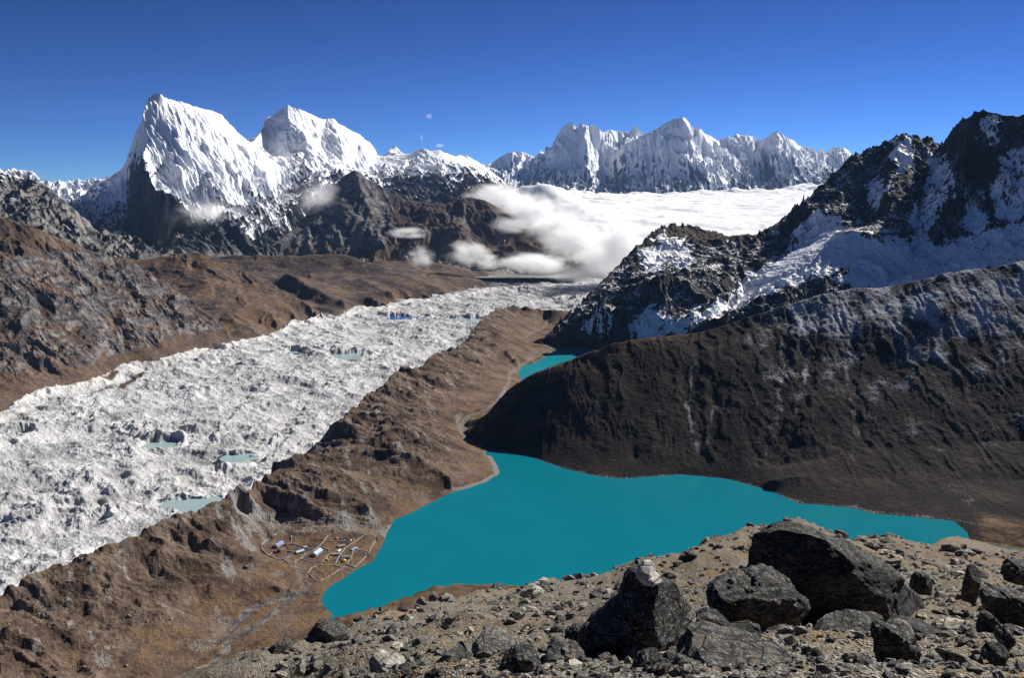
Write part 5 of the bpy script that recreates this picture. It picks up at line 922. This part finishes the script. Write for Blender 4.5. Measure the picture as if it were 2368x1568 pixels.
def tent(c, x, y, L, w, h, mat, label):
    q = hit(c(x, y), 'moraine_valley', 1200, 2400); e = tag(link(bpy.data.objects.new('tent', None)), label, 'tent', 'tents pitched in the village fields'); e.location = (q[0], q[1], q[2] - 0.1); e.rotation_euler = (0, 0, rr.uniform(-0.6, 0.6))
    V = []; n = 7
    for i in range(9):
        x_ = -L / 2 + L * i / 8; sc = math.sin(math.pi * (0.12 + 0.76 * i / 8))
        for k in range(n): a = math.pi * k / (n - 1); V.append((x_, -math.cos(a) * w / 2 * sc, math.sin(a) ** 0.8 * h * sc))
    Fs = [(i * n + k, (i + 1) * n + k, (i + 1) * n + k + 1, i * n + k + 1) for i in range(8) for k in range(n - 1)] + [tuple(range(n)), tuple(8 * n + k for k in range(n))[::-1]]
    part('canopy', V, Fs, MAT[mat], e); part('doorway', [(-L / 2 + L * 0.05, -w * 0.16, 0), (-L / 2 + L * 0.05, w * 0.16, 0), (-L / 2 - 0.02, 0, h * 0.33)], [(0, 1, 2)], MAT['dark'], e)
tent(Y2, 1360, 372, 7, 5, 3.4, 'orange', 'orange tent at the upper edge of the village'); tent(Y2, 1408, 368, 5, 4, 3, 'blue', 'blue tent beside the upper orange tent'); tent(Y2, 1550, 398, 5, 5, 3.2, 'white', 'cream tent by the upper field wall'); tent(Y2, 1590, 388, 4, 4, 2.6, 'orange', 'small orange tent right of the cream tent')
tent(Y2, 1222, 660, 7, 4.5, 3.2, 'yellow', 'yellow tent in the field below the largest lodge'); tent(Y2, 1262, 628, 4, 3.5, 2.4, 'yellow', 'small yellow tent leaning towards the largest lodge'); tent(Y2, 1458, 680, 8, 7, 4, 'yellow', 'largest yellow tent near the lakeside corner'); tent(Y2, 1420, 650, 4, 4, 2.6, 'blue', 'blue tent left of the largest yellow tent')
tent(Y2, 1638, 508, 5, 4, 3, 'white', 'white tent at the wall near the lake'); tent(Y2, 1415, 522, 4, 3, 2, 'red', 'small red tent at the path crossing'); tent(Y1, 1800, 662, 7, 5, 3.2, 'green', 'green tent alone on the terrace above the village')
WALLS = [([(560, 285), (470, 340), (370, 410), (325, 470), (325, 520), (420, 600), (540, 655), (640, 660)], 'curved dry stone wall round the left end of the village'), ([(650, 665), (700, 710), (780, 690), (880, 640), (920, 590), (1040, 540), (1110, 490), (1190, 400), (1230, 340), (1300, 300)], 'long field wall crossing the village to its upper edge'),
         ([(735, 330), (740, 440), (860, 470), (1010, 520)], 'field wall bending behind the maroon roofed lodge'), ([(1110, 470), (1180, 495), (1260, 530)], 'short wall behind the largest lodge'), ([(870, 655), (1000, 690), (1150, 690)], 'wall below the largest lodge'), ([(1165, 690), (1250, 590), (1280, 560), (1400, 580)], 'wall beside the small yellow tents'),
         ([(1340, 720), (1400, 600), (1480, 500), (1600, 420), (1760, 310)], 'long wall running past the stone hut to the boulder field'), ([(1500, 710), (1550, 650), (1590, 540)], 'short wall right of the largest yellow tent'), ([(1600, 770), (1700, 680), (1800, 580), (1830, 500), (1890, 410)], 'outer field wall along the lake shore'),
         ([(970, 840), (1010, 780), (1090, 740), (1210, 735), (1330, 740), (1440, 770)], 'upper wall of the separate rounded field'), ([(970, 850), (1090, 965), (1250, 900), (1380, 810), (1470, 755)], 'lower wall of the separate rounded field'), ([(1480, 720), (1540, 740), (1610, 770)], 'wall stub at the lakeside corner of the fields'),
         ([(650, 650), (760, 590), (850, 540)], 'wall slanting up to the long pale blue roofed lodge'), ([(1640, 520), (1740, 540), (1820, 560)], 'wall from the white tent to the outer field wall'), ([(420, 600), (520, 540), (620, 500)], 'yard wall in front of the maroon roofed huts'), ([(1420, 600), (1550, 610)], 'dark sided wall above the largest yellow tent'), ([(690, 540), (800, 560)], 'low wall left of the long pale blue roofed lodge'), ([(1200, 400), (1340, 405), (1520, 410)], 'wall along the upper tents')]
for pts, lab in WALLS:
    q = []
    for a, b in zip(pts, pts[1:]):
        n = max(2, int(math.hypot(b[0] - a[0], b[1] - a[1]) / 12)); q += [(a[0] + (b[0] - a[0]) * k / n, a[1] + (b[1] - a[1]) * k / n) for k in range(n)]
    q.append(pts[-1]); P = [hit(Y2(*p_), 'moraine_valley', 1200, 2400, 700) for p_ in q]; V = []
    for k, p_ in enumerate(P):
        a, b = P[max(k - 1, 0)], P[min(k + 1, len(P) - 1)]; dx, dy = b[0] - a[0], b[1] - a[1]; n = math.hypot(dx, dy) or 1; nx, ny = -dy / n * rr.uniform(.3, .55), dx / n * rr.uniform(.3, .55); h = rr.uniform(0.9, 1.5)
        z = height('moraine_valley', p_[0], p_[1])
        V += [(p_[0] - nx * 1.2, p_[1] - ny * 1.2, z - .5), (p_[0] - nx, p_[1] - ny, z + h), (p_[0] + nx, p_[1] + ny, z + h), (p_[0] + nx * 1.2, p_[1] + ny * 1.2, z - .5)]
    Fs = [(4 * k + i, 4 * k + i + 1, 4 * k + i + 5, 4 * k + i + 4) for k in range(len(P) - 1) for i in range(3)] + [(0, 3, 2, 1), tuple(4 * (len(P) - 1) + i for i in range(4))]
    o = part('stone_wall', V, Fs, MAT['wall'], None); tag(o, lab, 'wall', 'dry stone walls of the village fields')
for c, x, y, wpx, lab, sd in [(Y2, 120, 770, 70, 'house sized grey boulder alone in the ochre meadow left of the village', 1), (Y2, 320, 1250, 30, 'small dark boulder beside the stream meadow', 2), (Y1, 215, 1265, 26, 'grey boulder on the lower left moraine slope', 3)]:
    q = hit(c(x, y), 'moraine_valley', 1000, 2400); k = q[1] / F * wpx * (0.168 if c is Y2 else 0.456)
    V_, F_ = IC[3]; r = np.random.RandomState(sd); P = facet(V_ * np.array([1, .8, .75]), r, 10, .6, .9) * k * 0.62
    o = link(bpy.data.objects.new('boulder', mesh_np('boulder', P, F_, MAT['stone'], None, False))); o.location = (q[0], q[1], q[2] + k * 0.2); tag(o, lab, 'boulder')
print('village', time.time() - T0)

# ------------------------------------------------------------------ thin blue air between the ranges
t = NT('air'); v = t.n('ShaderNodeVolumePrincipled'); v.inputs['Color'].default_value = (0.32, 0.56, 1.0, 1); v.inputs['Density'].default_value = 6e-6; v.inputs['Anisotropy'].default_value = 0.0
t.t.links.new(v.outputs[0], t.out.inputs['Volume'])
Vb, Fb = box(-15000, 15000, -400, 26000, -300, 2600)
o = part('haze', Vb, Fb, t.m, None); tag(o, 'thin blue haze in the air over the valley', kind='stuff')
print('done', time.time() - T0)
